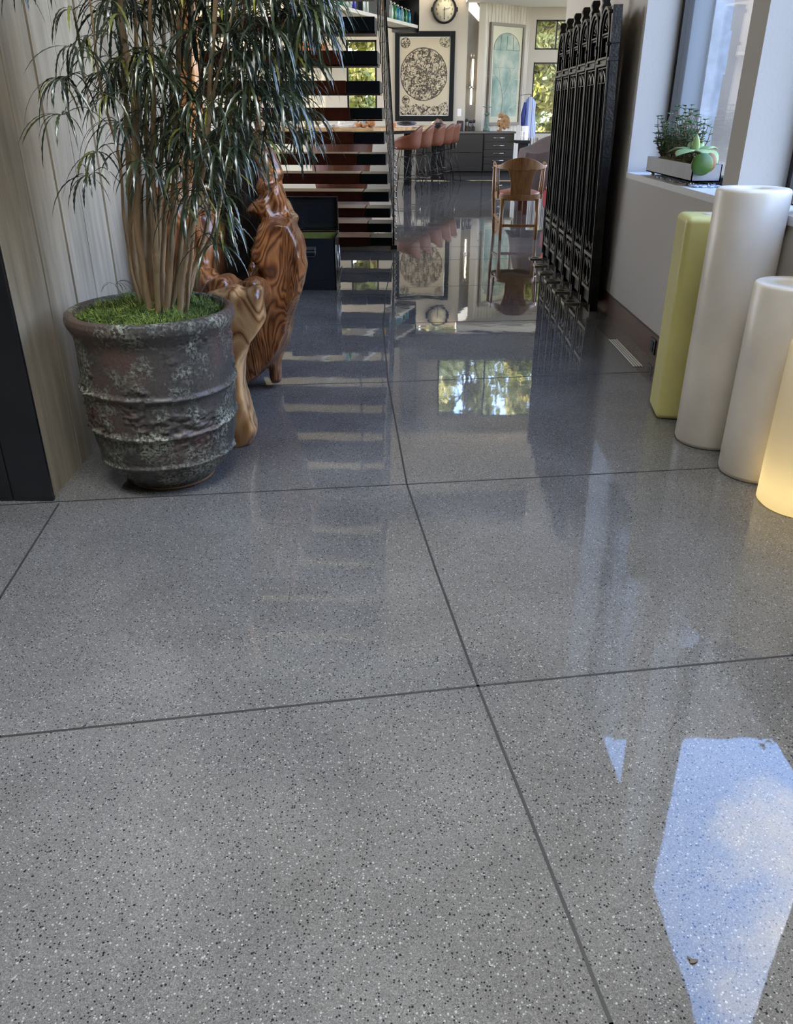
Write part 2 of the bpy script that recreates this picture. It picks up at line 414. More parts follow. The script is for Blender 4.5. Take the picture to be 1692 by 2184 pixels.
b2 = MB(); b2.box((.5, 19.55, 3.62), (6.8, 19.7, 4.28)); b2.box((.08, 19.5, 3.62), (.52, 19.7, 6.15)); struct(b2.build('trim_22', M['darkceil']))
rc_ = MB(); rc_.box((1.56, 20.28, 0), (1.80, 20.4, 3.6)); struct(rc_.build('trim_23', mat('grey_recess', (.30, .285, .26), .7, var=.12, stretch=(6, 6, .6))))
rc_ = MB(); rc_.box((1.80, 20.1, 0), (1.93, 20.4, 3.6)); struct(rc_.build('trim_24', M['plaster_cream']))
# glowing panel painting a patch of sunlight into the recess
sw = empty('window_5', (1.66, 20.24, 3.05), kind='structure')
g = MB(); g.prism([(1.545, 3.30), (1.82, 3.06), (1.82, 3.30), (1.60, 3.6), (1.545, 3.6)], 20.26, 20.27); 
M['slot'] = mat('painted_sun_patch', (.9, .88, .8), .5); _b = M['slot'].node_tree.nodes['Principled BSDF']; _b.inputs['Emission Color'].default_value = (1, .97, .88, 1); _b.inputs['Emission Strength'].default_value = 1.6
struct(g.build('window_pane', M['slot'], sw, world=True))  # pane here is the painted sun patch, not glazing
# slatted wall, angled away to the right
PA = Vector((1.93, 20.19, 0)); PB = Vector((3.04, 21.1, 0))
ang = math.atan2(PB.y - PA.y, PB.x - PA.x); LP = (PB - PA).length
M['slat'] = board_mat('bleached_slats', None, (.40, .35, .27), (.66, .60, .49), vs=(5, 5, .5))
pw = empty('wall_slatted', PA, rz=ang, kind='structure')
g = MB(); x = 0
while x < LP - .01:
    g.box((x + .003, 0, 0), (min(x + .098, LP), .05 + random.uniform(0, .006), 3.42)); x += .10
struct(g.build('slat', M['slat'], pw))
g = MB(); g.box((0, .04, 0), (LP, .12, 3.42)); struct(g.build('backing', M['joint'], pw))
YW = 21.1
def AX(px, py): return at(px, py, YW)
u0, u1 = AX(1145, 42), AX(1200, 106)
l0, l1 = AX(1139, 133), AX(1200, 285)
XE = 6.0
framed_wall('wall_far_right', M['plaster_cream'], (PB.x, XE + .8), (0, 3.6), YW, YW + .15, [(u0.x, 4.6, u1.z, u0.z), (l0.x, 4.6, l1.z, l0.z)])
win(6, u0.x, 4.6, u1.z, u0.z, YW + .03, mull=(u0.x + .48, u0.x + .96), t=.03)
win(7, l0.x, 4.6, l1.z, l0.z, YW + .03, mull=(u0.x + .96,), t=.03)
c = MB(); c.box((1.5, 19.7, 3.42), (6.8, 21.3, 3.62)); struct(c.build('ceiling_low', mat('soffit', (.80, .74, .66), .8)))
# outer side walls, wide unglazed openings added to let daylight in
for nm, x0, x1, ya in (('wall_far_left', -7.2, -7.0, 5.6), ('wall_side_right', 6.8, 7.0, 8.62)):
    g = MB(); g.box((x0, ya, 0), (x1, 9.0, 6.2)); g.box((x0, 19.0, 0), (x1, 21.3, 6.2)); g.box((x0, 9, 4.8), (x1, 19, 6.2)); g.box((x0, 9, 0), (x1, 19, .5))
    struct(g.build(nm, M['plaster_cream']))
g = MB(); g.box((-7.2, 5.4, 0), (XL - .28, 5.6, 6.2)); struct(g.build('wall_left_return', M['plaster_cream']))

# ------------------------------------------------------------------ floor vent, outlet, floor plates
v = empty('floor_vent', (1.425, 4.865, 0), 'slim pale linear metal floor grille beside the dark baseboard', 'vent')
g = MB()
for k in range(4): g.box((-.026 + k * .0155, -.31, .0008), (-.026 + k * .0155 + .0085, .31, .004))
g.build('slat', mat('nickel', (.80, .77, .68), .5, .1), v)
g = MB(); g.box((-.031, -.315, -.004), (.034, .315, .0012)); g.build('slot', M['black'], v)
ol = empty('power_outlet', (XR - .018, 4.72, .08), 'dark square power outlet on the bronze baseboard behind the yellow candle', 'outlet')
g = MB(); g.box((-.008, -.045, -.045), (0, .045, .045)); g.build('cover_plate', M['steel'], ol, bevel=.002)
g = MB(); g.box((-.012, -.02, -.03), (-.006, .02, .03)); g.build('socket', M['black'], ol)
names = ['nearest the camera', 'second nearest the camera', 'third nearest the camera', 'fourth nearest the camera', 'second farthest from the camera', 'farthest from the camera']
M['plate'] = mat('floor_plate_metal', (.42, .40, .34), .3, .9)
for i, (x, y) in enumerate([(1.366, 6.294), (1.373, 6.727), (1.377, 7.173), (1.383, 7.557), (1.40, 7.965), (1.415, 8.363)]):
    r = empty('floor_plate', (x, y, 0), 'square metal floor plate with round hole, %s' % names[i], 'floor plate', 'square metal floor plates in a row')
    g = MB(); s = .062; n = 24; ri = .036
    sq = []; ci = []
    for k in range(n):
        a = 2*PI*k/n; ca, sa = math.cos(a), math.sin(a); q = s / max(abs(ca), abs(sa)); sq.append((ca*q, sa*q)); ci.append((ca*ri, sa*ri))
    vs = [(p[0], p[1], z) for z in (0, .012) for p in sq] + [(p[0], p[1], z) for z in (0, .012) for p in ci]
    fs = []
    for k in range(n):
        k2 = (k + 1) % n
        fs += [(k, k2, n + k2, n + k), (n + k, n + k2, 3*n + k2, 3*n + k), (3*n + k, 3*n + k2, 2*n + k2, 2*n + k)]
    g.add(vs, fs); g.build('plate', M['plate'], r)
    g = MB(); g.lathe([(ri - .001, 0.0005), (ri - .001, .003)], n=24); g.build('hole_liner', M['black'], r)

# ------------------------------------------------------------------ cast iron panels
def iron_panel():
    """origin: floor, near end; extends +y by PW; face towards -x"""
    r = empty('cast_iron_panel', (0, 0, 0))
    PW = .405
    cy = PW / 2
    g = MB(); g.box((.045, .03, .13), (.062, PW - .03, 1.80)); g.box((.03, .04, .03), (.05, PW - .04, .13)); g.build('back_plate', M['iron'], r)
    for y in (0.0, PW - .052):
        g = MB()
        g.box((0.012, y + .008, 0), (.07, y + .046, 1.74)); g.box((0, y + .016, .05), (.02, y + .038, 1.64)); g.box((.002, y + .002, 1.64), (.07, y + .052, 1.665))
        g.box((.008, y + .004, 1.74), (.07, y + .05, 1.955))
        g.build('post', M['iron'], r, bevel=.003)
    # finial between panels
    g = MB(); pts = [(.0, 0), (.05, 0), (.055, .03), (.045, .05), (.055, .075), (.05, .10), (.004, .10), (-.006, .07), (.004, .045), (-.006, .02)]
    g.prism([(p[0] + .012, p[1] + 1.955) for p in pts], PW - .05, PW - .004, 'xz')
    g.build('finial', M['iron'], r, bevel=.004)
    g = MB(); g.lathe([(1e-6, -.012), (.010, -.010), (.014, 0), (.010, .010), (1e-6, .012)], (.0, .03, 1.92), 12); g.build('rosette', M['iron'], r); g = MB(); g.lathe([(1e-6, -.012), (.010, -.010), (.014, 0), (.010, .010), (1e-6, .012)], (.0, .03, 1.74), 12)
    g.build('rosette', M['iron'], r)
    # arch
    def archpts(w, z0, h, n=18): return [(cy + w * math.cos(PI * k / n), z0 + h * math.sin(PI * k / n)) for k in range(n + 1)]
    g = MB()
    for (w1, w2, h1, h2, d0, d1) in ((.150, .128, .15, .13, .0, .06), (.125, .108, .125, .108, .012, .06)):
        o_ = archpts(w1, 1.815, h1); i_ = archpts(w2, 1.815, h2); n = len(o_)
        vs = [(d0, p[0], p[1]) for p in o_] + [(d0, p[0], p[1]) for p in i_] + [(d1, p[0], p[1]) for p in o_] + [(d1, p[0], p[1]) for p in i_]
        fs = []
        for k in range(n - 1):
            fs += [(k, k+1, n+k+1, n+k), (k, 2*n+k, 2*n+k+1, k+1), (n+k, n+k+1, 3*n+k+1, 3*n+k), (2*n+k, 3*n+k, 3*n+k+1, 2*n+k+1)]
        g.add(vs, fs)
    for sgn in (-1, 1):
        y = cy + sgn * .139; g.box((0, y - .011, 1.665), (.06, y + .011, 1.82))
        y = cy + sgn * .116; g.box((.012, y - .008, 1.665), (.06, y + .008, 1.82))
    g.build('arch', M['iron'], r, bevel=.003)
    g = MB(); g.prism(archpts(.125, 1.815, .125), .045, .058, 'yz'); g.box((.045, cy - .125, 1.66), (.058, cy + .125, 1.82)); g.box((.012, cy - .11, 1.80), (.05, cy + .11, 1.812)); g.box((.02, cy - .11, 1.785), (.05, cy + .11, 1.797))
    g.box((.034, cy - .085, 1.70), (.05, cy + .085, 1.765))
    g.build('tympanum', M['iron'], r, bevel=.002)
    g = MB()
    for k in range(7):
        a = PI * (k + .5) / 7; d = Vector((0, math.cos(a), math.sin(a))); p0 = Vector((.035, cy, 1.822)) + d * .015; L = .075 + .02 * math.sin(a)
        g.tube([p0 + d * L * t + Vector((-.012 * math.sin(PI * t), 0, 0)) for t in (0, .3, .6, .85, 1)], [.003, .006, .009, .008, .002], 6)
    g.build('palmette', M['iron'], r)
    g = MB()
    for z, h, d in ((1.615, .016, -.004), (1.655, .014, -.002), (1.60, .010, .01)): g.box((d, .046, z), (.06, PW - .046, z + h))
    g.box((.012, .06, 1.628), (.05, PW - .06, 1.655))
    for y in (.06, PW - .075): g.box((.0, y, 1.62), (.02, y + .012, 1.66))
    g.build('collar', M['iron'], r, bevel=.002)
    # long flutes with pointed heads
    g = MB()
    for y, w, d in ((.062, .010, .012), (.088, .007, .022), (cy, .013, .006), (cy - .022, .006, .022), (cy + .022, .006, .022), (PW - .088, .007, .022), (PW - .062, .010, .012)):
        g.box((d, y - w/2, .46), (.05, y + w/2, 1.60))
    g.build('rib', M['iron'], r, bevel=.002)
    g = MB()
    M2 = M['iron_bright']
    def lancet(c0, w, z, h, up=1):
        L = [(c0 - w, z), (c0 - w * .75, z + up*h*.55), (c0, z + up*h), (c0 + w * .75, z + up*h*.55), (c0 + w, z)]
        g.tube([(.012, p[0], p[1]) for p in L], [.004, .006, .008, .006, .004], 6)
    for c0 in (cy - .058, cy + .058): lancet(c0, .05, 1.52, .065); lancet(c0, .05, .48, -.0001 - .05, 1); lancet(c0, .045, .30, .05); lancet(c0, .045, .22, -.05, 1)
    g.v = []; g.f = []; g.smooth = []
    for c0 in (cy - .058, cy + .058): lancet(c0, .05, 1.52, .065)
    g.tube([(.012, cy - .11, 1.515), (.012, cy + .11, 1.515)], .003, 6)
    g.build('head_tracery', M2, r, bevel=.001); g = MB()
    for c0 in (cy - .058, cy + .058): lancet2(g, c0, .05, .48, -.05); lancet2(g, c0, .045, .30, .05); lancet2(g, c0, .045, .22, -.05)
    g.box((.008, .065, .15), (.018, .073, .50)); g.box((.008, PW - .073, .15), (.018, PW - .065, .50))
    g.box((.006, .06, .375), (.03, PW - .06, .400)); g.box((.006, .06, .135), (.03, PW - .06, .160)); g.box((.01, cy - .006, .17), (.03, cy + .006, .37))
    g.build('tracery', M2, r, bevel=.001)
    return r, PW
M['iron_bright'] = mat('highlight_cast_iron', (.17, .16, .14), .38, .8, var=.3, vscale=20)  # paler iron paints bright line highlights on the tracery
def lancet2(g, c0, w, z, h):
    g.tube([(.012, p[0], p[1]) for p in [(c0 - w, z), (c0 - w * .75, z + h*.55), (c0, z + h), (c0 + w * .75, z + h*.55), (c0 + w, z)]], [.004, .006, .008, .006, .004], 6)
p0, PW = iron_panel()
order = ['nearest the camera, full side visible', 'second from the camera', 'third from the camera', 'third from the far end', 'second from the far end', 'farthest from the camera, beside the wooden chair']
y = 5.985
for i in range(6):
    r = p0 if i == 0 else copy_tree(p0)
    r.location = (1.437 + .009 * i, y + i * .418, 0); r.rotation_euler = (0, math.radians(-1.6 + .3 * i), math.radians(-1.2))
    tag(r, 'tall dark cast iron gothic panel, ' + order[i], 'iron panel', 'row of tall cast iron panels')

# ------------------------------------------------------------------ candles
def wax(name, col, glow=0, tint=(1, .8, .35)):
    m, nt, b = new_mat(name)
    t = N(nt, 'ShaderNodeTexCoord')
    n = N(nt, 'ShaderNodeTexNoise'); n.inputs['Scale'].default_value = 5; n.inputs['Detail'].default_value = 6; nt.links.new(t.outputs['Object'], n.inputs['Vector'])
    r = ramp(nt, [(.3, tuple(c * .92 for c in col)), (.7, tuple(min(1, c * 1.05) for c in col))]); nt.links.new(n.outputs['Fac'], r.inputs[0]); nt.links.new(r.outputs[0], b.inputs['Base Color'])
    b.inputs['Subsurface Weight'].default_value = .7; b.inputs['Subsurface Radius'].default_value = (.06, .05, .035); b.inputs['Subsurface Scale'].default_value = .5
    b.inputs['Roughness'].default_value = .35
    bp = N(nt, 'ShaderNodeBump'); bp.inputs['Strength'].default_value = .15; bp.inputs['Distance'].default_value = .004; nt.links.new(n.outputs['Fac'], bp.inputs['Height']); nt.links.new(bp.outputs[0], b.inputs['Normal'])
    return m
M['wax_w'] = wax('ivory_wax', (.68, .61, .50))
M['wax_y'] = wax('yellow_wax', (.60, .54, .20))
M['wax_hole'] = mat('wax_hollow', (.42, .38, .33), .6)
def round_candle(x, y, r, h, label, hollow=.45, mw='wax_w'):
    c = empty('pillar_candle', (x, y, 0), label, 'candle')
    g = MB(); b_ = .012; ih = r * hollow
    prof = [(r - .02, 0), (r - .006, .004), (r, .02), (r, h * .3), (r * .998, h * .6), (r, h - b_), (r - b_ * .4, h - b_ * .3), (r - b_, h), (ih + .008, h), (ih, h - .008), (ih * .98, h - .04), (1e-5, h - .04)]
    g.lathe(prof, n=72); g.build('wax_body', M[mw], c)
    g = MB(); g.tube([(0, 0, h - .045), (.002, 0, h - .028), (.004, 0, h - .018)], .003, 6); g.build('wick', M['black'], c)
    return c
round_candle(1.425, 3.395, .143, 1.075, 'tallest ivory pillar candle, standing right of the yellow square candle', .42)
round_candle(1.492, 3.035, .140, .775, 'medium ivory pillar candle with a hollow top, in front of the tallest one', .52)
nc = empty('pillar_candle', (1.552, 2.735, 0), 'glowing ivory pillar candle nearest the camera at the right edge of the photo', 'candle')
M['wax_glow'], nt, b = new_mat('thin_lit_wax'); b.inputs['Base Color'].default_value = (.78, .70, .55, 1); b.inputs['Roughness'].default_value = .35
tl_ = N(nt, 'ShaderNodeBsdfTranslucent'); tl_.inputs[0].default_value = (.95, .85, .58, 1); mx_ = N(nt, 'ShaderNodeMixShader'); mx_.inputs[0].default_value = .45
nt.links.new(b.outputs[0], mx_.inputs[1]); nt.links.new(tl_.outputs[0], mx_.inputs[2]); nt.links.new(mx_.outputs[0], nt.nodes['Material Output'].inputs[0])
g = MB(); r_c = .158; g.lathe([(r_c - .012, .001), (r_c, .012), (r_c, .3), (r_c, .61), (r_c - .006, .62), (r_c - .05, .62), (r_c - .055, .58), (1e-5, .58)], n=72); g.build('wax_shell', M['wax_glow'], nc)
lp = bpy.data.lights.new('candle_lamp', 'POINT'); lp.energy = 3.6; lp.color = (1, .86, .55); lp.shadow_soft_size = .035
lo = bpy.data.objects.new('candle_lamp', lp); COL.objects.link(lo); lo.location = (1.552, 2.735, .09)
sqc = empty('square_candle', (1.405, 3.765, 0), 'pale yellow square pillar candle with rounded edges, behind the ivory candles', 'candle', rz=math.radians(-8))
g = MB(); s = .122
g.box((-s, -s, 0), (s, s, .935)); g.build('wax_body', M['wax_y'], sqc, bevel=.028, seg=5)
g = MB(); g.lathe([(.03, .93), (.034, .937), (.02, .938), (1e-5, .937)], n=24); g.build('melt_pool', M['wax_w'], sqc)

# ------------------------------------------------------------------ planters
M['planter'] = mat('grey_zinc', (.26, .25, .245), .5, .3, var=.08)
M['mossb'] = mat('brown_moss', (.10, .075, .03), .95, var=.6, vscale=60, bump=1, bscale=120)
M['succ'] = mat('succulent_leaf', (.30, .40, .17), .4, var=.2, vscale=10, sss=.2)
M['succ_d'] = mat('deep_green_leaf', (.060, .125, .018), .35, var=.2, vscale=12, sss=.15)
M['succ_o'] = mat('orange_edged_leaf', (.26, .12, .04), .4, var=.2, vscale=12)
M['twig'] = mat('jade_leaf', (.07, .14, .05), .4, var=.4, vscale=30)
M['stem'] = mat('brown_stem', (.16, .10, .05), .7)
M['pebble'] = mat('clear_glass_pebbles', (.55, .60, .66), .15, spec=.8, var=.2, vscale=30)
def lumpy(g, c, d, amp, n=40, m=10, seed=0):
    """bumpy mound filling a rectangle"""
    vs = []; fs = []
    for j in range(m + 1):
        for i in range(n + 1):
            x = c[0] + (i / n - .5) * d[0]; y = c[1] + (j / m - .5) * d[1]
            e = min(1, 4 * min(j / m, 1 - j / m) + .0) * min(1, 6 * min(i / n, 1 - i / n))
            z = c[2] + d[2] * e * (.6 + .5 * noise.noise(Vector((x * 25, y * 25, seed)))) + amp * noise.noise(Vector((x * 90, y * 90, seed)))
            vs.append((x, y, z))
    for j in range(m):
        for i in range(n): fs.append((j*(n+1)+i, j*(n+1)+i+1, (j+1)*(n+1)+i+1, (j+1)*(n+1)+i))
    g.add(vs, fs, True)
def fat_leaf(g, p, d, L, w, thick=.006, up=Vector((0, 0, 1)), curl=.3):
    d = Vector(d).normalized(); sd = d.cross(up).normalized(); nr = sd.cross(d)
    n = 8; m_ = 8; vs = []; fs = []
    for i in range(n + 1):
        t = i / n; ww = w * math.sin(PI * min(1, t ** .75 * .97 + .03)) ** .7 if 0 < t < 1 else w * .08
        c = Vector(p) + d * L * t - up * curl * L * t * t
        for j in range(m_):
            a = 2*PI*j/m_; vs.append(c + sd * math.cos(a) * ww / 2 + nr * math.sin(a) * thick * (.3 + ww / w))
    for i in range(n):
        for j in range(m_): fs.append((i*m_+j, i*m_+(j+1) % m_, (i+1)*m_+(j+1) % m_, (i+1)*m_+j))
    g.add(vs, fs, True)
def planter(name, x0, x1, y0, y1, label, full=True):
    r = empty(name, ((x0+x1)/2, (y0+y1)/2, Z1), label, 'planter')
    lx, ly = (x1-x0)/2, (y1-y0)/2
    g = MB(); zb, zt, t = .025, .112, .006
    g.box((-lx, -ly, zb), (lx, ly, zb + t)); g.box((-lx, -ly, zb), (-lx+t, ly, zt)); g.box((lx-t, -ly, zb), (lx, ly, zt)); g.box((-lx, -ly, zb), (lx, -ly+t, zt)); g.box((-lx, ly-t, zb), (lx, ly, zt))
    g.build('trough', M['planter'], r)
    for sx in (-1, 1):
        for sy in (-1, 1):
            g = MB(); g.lathe([(.012, 0), (.014, .01), (.008, .027)], (sx*(lx-.03), sy*(ly-.05), 0), 12); g.build('foot', M['chrome'], r)
    g = MB(); lumpy(g, (0, 0, zt - .02), (lx*2-.014, ly*2-.014, .045), .012); o = g.build('moss', M['mossb'], r); o['kind'] = 'stuff'
    random.seed(11)
    # twiggy small-leaved succulents
    gs = MB(); gl = MB()
    for k in range(105 if full else 8):
        bx, by = random.uniform(-lx*.6, lx*.6), random.uniform(-ly*.55, ly*.75)
        if not full: by = random.uniform(-ly*.9, ly*.9)
        h = random.uniform(.12, .33) * (1.0 - .35 * abs(by / ly)); lean = Vector((random.uniform(-.5, .35), random.uniform(-.5, .3), 1))
        p = Vector((bx, by, zt)); pts = [p]
        for s_ in range(5):
            p = p + (lean + Vector((random.uniform(-.35, .35), random.uniform(-.35, .35), 0))).normalized() * h / 5; pts.append(p.copy())
            for q in range(5):
                a = random.uniform(0, 2*PI); fat_leaf(gl, p, (math.cos(a), math.sin(a), .6), random.uniform(.018, .032), .011, .002)
        gs.tube(pts, [.004, .0036, .003, .0028, .0022, .0015], 5)
    gs.build('stem', M['stem'], r)['kind'] = 'stuff'; o = gl.build('small_leaves', M['twig'], r); o['kind'] = 'stuff'
    if full:
        # paddle leaved rosette hanging over the rim at the near end
        c = Vector((-.03, -ly + .15, zt + .05))
        for (dx, dy, dz, L, w, mm, cu) in ((-.9, -.55, .5, .16, .13, 'succ', .5), (.3, .9, .9, .15, .09, 'succ', .2), (.9, .2, .7, .17, .14, 'succ', .5), (-.15, -.3, 1.5, .10, .045, 'succ', .0),
                                       (.5, -.9, .55, .19, .15, 'succ', .7), (-.8, .9, .7, .19, .10, 'succ', .5), (.9, -.7, .3, .15, .11, 'succ', 1.0)):
            g = MB(); fat_leaf(g, c, (dx, dy, dz), L, w, curl=cu); g.build('leaf', M[mm], r)
        g = MB(); g.ball((-.040, -ly - .022, zt + .002), .060, 20, 12, (1, .28, .95)); g.build('leaf', M['succ_d'], r)
        g = MB(); g.ball((.006, -ly + .004, zt + .008), .050, 20, 12, (.8, .25, 1)); g.build('leaf', M['succ_o'], r)
        c = Vector((-.05, ly - .17, zt + .02))
        g = MB(); fat_leaf(g, c + Vector((0, 0, .07)), (-.15, .95, .25), .13, .055, curl=.3); g.build('leaf', M['succ_d'], r)
        g = MB(); fat_leaf(g, c + Vector((0, -.02, .03)), (.2, -.2, 1), .09, .04, curl=.0); g.build('leaf', M['succ_d'], r)
    return r
planter('window_planter', 1.612, 1.772, 4.69, 5.56, 'grey trough of succulents and moss on the window sill, fully in view')
planter('window_planter', 1.632, 1.78, 2.6, 3.50, 'grey planter corner on the near sill above the tallest candle', False)
t = empty('pebble_tray', (1.69, 5.1, Z1), 'thin bed of clear pebbles on the sill under the succulent planter', 'pebbles', kind='stuff')
g = MB(); random.seed(5)
for k in range(420):
    g.ball((random.uniform(-.075, .085), random.uniform(-.50, .36), .006), random.uniform(.006, .011), 7, 5, (1, 1, .6))
g.build('pebbles', M['pebble'], t)['kind'] = 'stuff'

# ------------------------------------------------------------------ outside
gnd = MB(); gnd.box((-60, -60, -.6), (60, 90, -.25)); struct(gnd.build('ground', mat('lawn', (.10, .13, .05), .9, var=.3, vscale=.4)))
e = MB(); e.box((1.82, 6.30, -.25), (2.14, 6.9, 4.57)); struct(e.build('wall_outer', M['render_g']))
e = MB(); e.box((2.29, 6.36, -.25), (7.0, 6.9, 4.57)); struct(e.build('wall_outer_tan', mat('tan_reflection', (.24, .19, .145), .7, var=.3, vscale=1.5)))  # outer wall; its tan paints warm interior reflections in the window
e = MB(); random.seed(2)
for k in range(18): e.box((2.14, 6.26 + random.uniform(-.01, .01), -.25 + k * .26), (2.25 + random.uniform(0, .025), 6.9, k * .26 + .01))
struct(e.build('wall_outer_stone', M['stone_w']))

# ------------------------------------------------------------------ potted false aralia
M['pot'], nt, b = new_mat('lava_glaze_pot')
t = N(nt, 'ShaderNodeTexCoord')
n1 = N(nt, 'ShaderNodeTexNoise'); n1.inputs['Scale'].default_value = 6.5; n1.inputs['Detail'].default_value = 10; n1.inputs['Roughness'].default_value = .72; nt.links.new(t.outputs['Object'], n1.inputs['Vector'])
n2 = N(nt, 'ShaderNodeTexNoise'); n2.inputs['Scale'].default_value = 3.1; n2.inputs['Detail'].default_value = 5; mp_ = N(nt, 'ShaderNodeMapping'); mp_.inputs['Location'].default_value = (5, 2, 1); nt.links.new(t.outputs['Object'], mp_.inputs[0]); nt.links.new(mp_.outputs[0], n2.inputs['Vector'])
n3 = N(nt, 'ShaderNodeTexNoise'); n3.inputs['Scale'].default_value = 95; n3.inputs['Detail'].default_value = 3; nt.links.new(t.outputs['Object'], n3.inputs['Vector'])
rA = ramp(nt, [(.25, (.035, .030, .028)), (.5, (.060, .048, .042)), (.66, (.12, .058, .042))]); nt.links.new(n2.outputs['Fac'], rA.inputs[0])
mk = ramp(nt, [(.47, (.08, .08, .08)), (.56, (1, 1, 1))]); nt.links.new(n1.outputs['Fac'], mk.inputs[0])
sp_ = ramp(nt, [(.43, (0, 0, 0)), (.54, (1, 1, 1))]); nt.links.new(n3.outputs['Fac'], sp_.inputs[0])
mu = N(nt, 'ShaderNodeMath', operation='MULTIPLY'); nt.links.new(mk.outputs[0], mu.inputs[0]); nt.links.new(sp_.outputs[0], mu.inputs[1])
cr = N(nt, 'ShaderNodeMixRGB'); nt.links.new(mu.outputs[0], cr.inputs[0]); nt.links.new(rA.outputs[0], cr.inputs[1]); cr.inputs[2].default_value = (.27, .28, .21, 1)
nt.links.new(cr.outputs[0], b.inputs['Base Color']); b.inputs['Roughness'].default_value = .5
hm = N(nt, 'ShaderNodeMath', operation='MULTIPLY'); nt.links.new(n3.outputs['Fac'], hm.inputs[0]); nt.links.new(mk.outputs[0], hm.inputs[1])
bp = N(nt, 'ShaderNodeBump'); bp.inputs['Strength'].default_value = 1; bp.inputs['Distance'].default_value = .008; nt.links.new(hm.outputs[0], bp.inputs['Height']); nt.links.new(bp.outputs[0], b.inputs['Normal'])
M['foot'] = mat('raw_clay_foot', (.22, .12, .06), .8, var=.3)
PC = Vector((-.932, 3.02, 0))
plant = empty('potted_false_aralia', PC, 'tall false aralia with drooping serrated leaves in a crusty banded grey pot', 'potted plant')
ctrl = [(.150, 0), (.168, .012), (.192, .035), (.232, .075), (.254, .115), (.266, .155), (.275, .20), (.281, .26), (.286, .33), (.288, .40), (.289, .47), (.289, .53), (.289, .58), (.291, .605), (.300, .625), (.310, .645), (.313, .665), (.308, .683), (.292, .690), (.277, .683), (.268, .66), (.264, .62), (.258, .58)]
def interp(ctrl, n):
    L = [0]
    for a, b_ in zip(ctrl[:-1], ctrl[1:]): L.append(L[-1] + math.hypot(b_[0]-a[0], b_[1]-a[1]))
    out = []
    for i in range(n + 1):
        s = L[-1] * i / n; k = 0
        while k < len(L) - 2 and L[k+1] < s: k += 1
        f = (s - L[k]) / max(1e-9, L[k+1] - L[k]); out.append((ctrl[k][0] + (ctrl[k+1][0]-ctrl[k][0])*f, ctrl[k][1] + (ctrl[k+1][1]-ctrl[k][1])*f))
    return out
prof = interp(ctrl, 230); nn = 260; g = MB(); vs = []; fs = []
for i, (r0, z) in enumerate(prof):
    outer = i < 175
    for j_ in range(nn):
        a = 2*PI*j_/nn; r = r0
        if outer:
            for zb in (.125, .262, .410):
                zz = zb + .006 * math.sin(2 * a + zb * 30); r += .011 * math.exp(-((z - zz) / .009) ** 2)
        p = Vector((r * math.cos(a), r * math.sin(a), z))
        q = noise.noise(p * 5.5 + Vector((3, 1, 7))) + .5 * noise.noise(p * 14)
        amp = max(0, min(1, q * 4)) if outer else 0
        r += amp * (.009 * noise.noise(p * 50) + .007 * noise.noise(p * 105) + .002) + .003 * noise.noise(p * 6)
        vs.append((r * math.cos(a), r * math.sin(a), z))
for i in range(len(prof) - 1):
    for j_ in range(nn): fs.append((i*nn+j_, i*nn+(j_+1) % nn, (i+1)*nn+(j_+1) % nn, (i+1)*nn+j_))
fs.append(tuple(range(nn))[::-1]); g.add(vs, fs, True); g.build('pot', M['pot'], plant)
g = MB(); g.lathe([(.163, 0), (.171, .003), (.172, .010), (.165, .013)], n=64); g.build('pot_foot', M['foot'], plant)
# moss: mound and curled strands
M['moss'], nt, b = new_mat('bright_moss')
gi = N(nt, 'ShaderNodeNewGeometry'); r_ = ramp(nt, [(0, (.02, .04, .006)), (.5, (.10, .16, .022)), (1, (.30, .38, .06))]); nt.links.new(gi.outputs['Random Per Island'], r_.inputs[0]); nt.links.new(r_.outputs[0], b.inputs['Base Color']); b.inputs['Roughness'].default_value = .7
M['soil'] = mat('dark_moss_base', (.025, .045, .010), .95, var=.5, vscale=40)
random.seed(21)
def mz_(x, y):
    r = math.hypot(x, y); return .655 + .040 * noise.noise(Vector((x * 10, y * 10, 2))) + .026 * (1 - (r / .26) ** 2)
g = MB(); vs = [(0, 0, mz_(0, 0))]; fs = []
for i in range(1, 15):
    for j_ in range(40):
        a = 2*PI*j_/40; r = .262 * i / 14; vs.append((r*math.cos(a), r*math.sin(a), mz_(r*math.cos(a), r*math.sin(a)) - (.02 if i == 14 else 0)))
for j_ in range(40): fs.append((0, 1 + j_, 1 + (j_+1) % 40))
for i in range(13):
    for j_ in range(40): fs.append((1+i*40+j_, 1+(i+1)*40+j_, 1+(i+1)*40+(j_+1) % 40, 1+i*40+(j_+1) % 40))
g.add(vs, fs, True); g.build('moss_bed', M['soil'], plant)
g = MB()
for k in range(10000):
    a = random.uniform(0, 2*PI); r = .255 * math.sqrt(random.random()); p = Vector((r*math.cos(a), r*math.sin(a), 0)); p.z = mz_(p.x, p.y) - .004
    clump = .5 + .5 * noise.noise(p * 14); L = random.uniform(.014, .046) * (.6 + clump); d = Vector((random.gauss(0, 1), random.gauss(0, 1), random.uniform(.3, 1.5))).normalized()
    ax = Vector((random.gauss(0, 1), random.gauss(0, 1), random.gauss(0, 1))).normalized(); w = .0016
    vs = []
    for s_ in range(5):
        sd = d.orthogonal().normalized() * w * (1 - s_ / 5.5); vs += [p - sd, p + sd]
        p = p + d * L / 4; d = (Matrix.Rotation(random.uniform(.2, .6), 3, ax) @ d)
    g.add(vs, [(2*s_, 2*s_+1, 2*s_+3, 2*s_+2) for s_ in range(4)], True)
g.build('moss', M['moss'], plant, recalc=False)['kind'] = 'stuff'
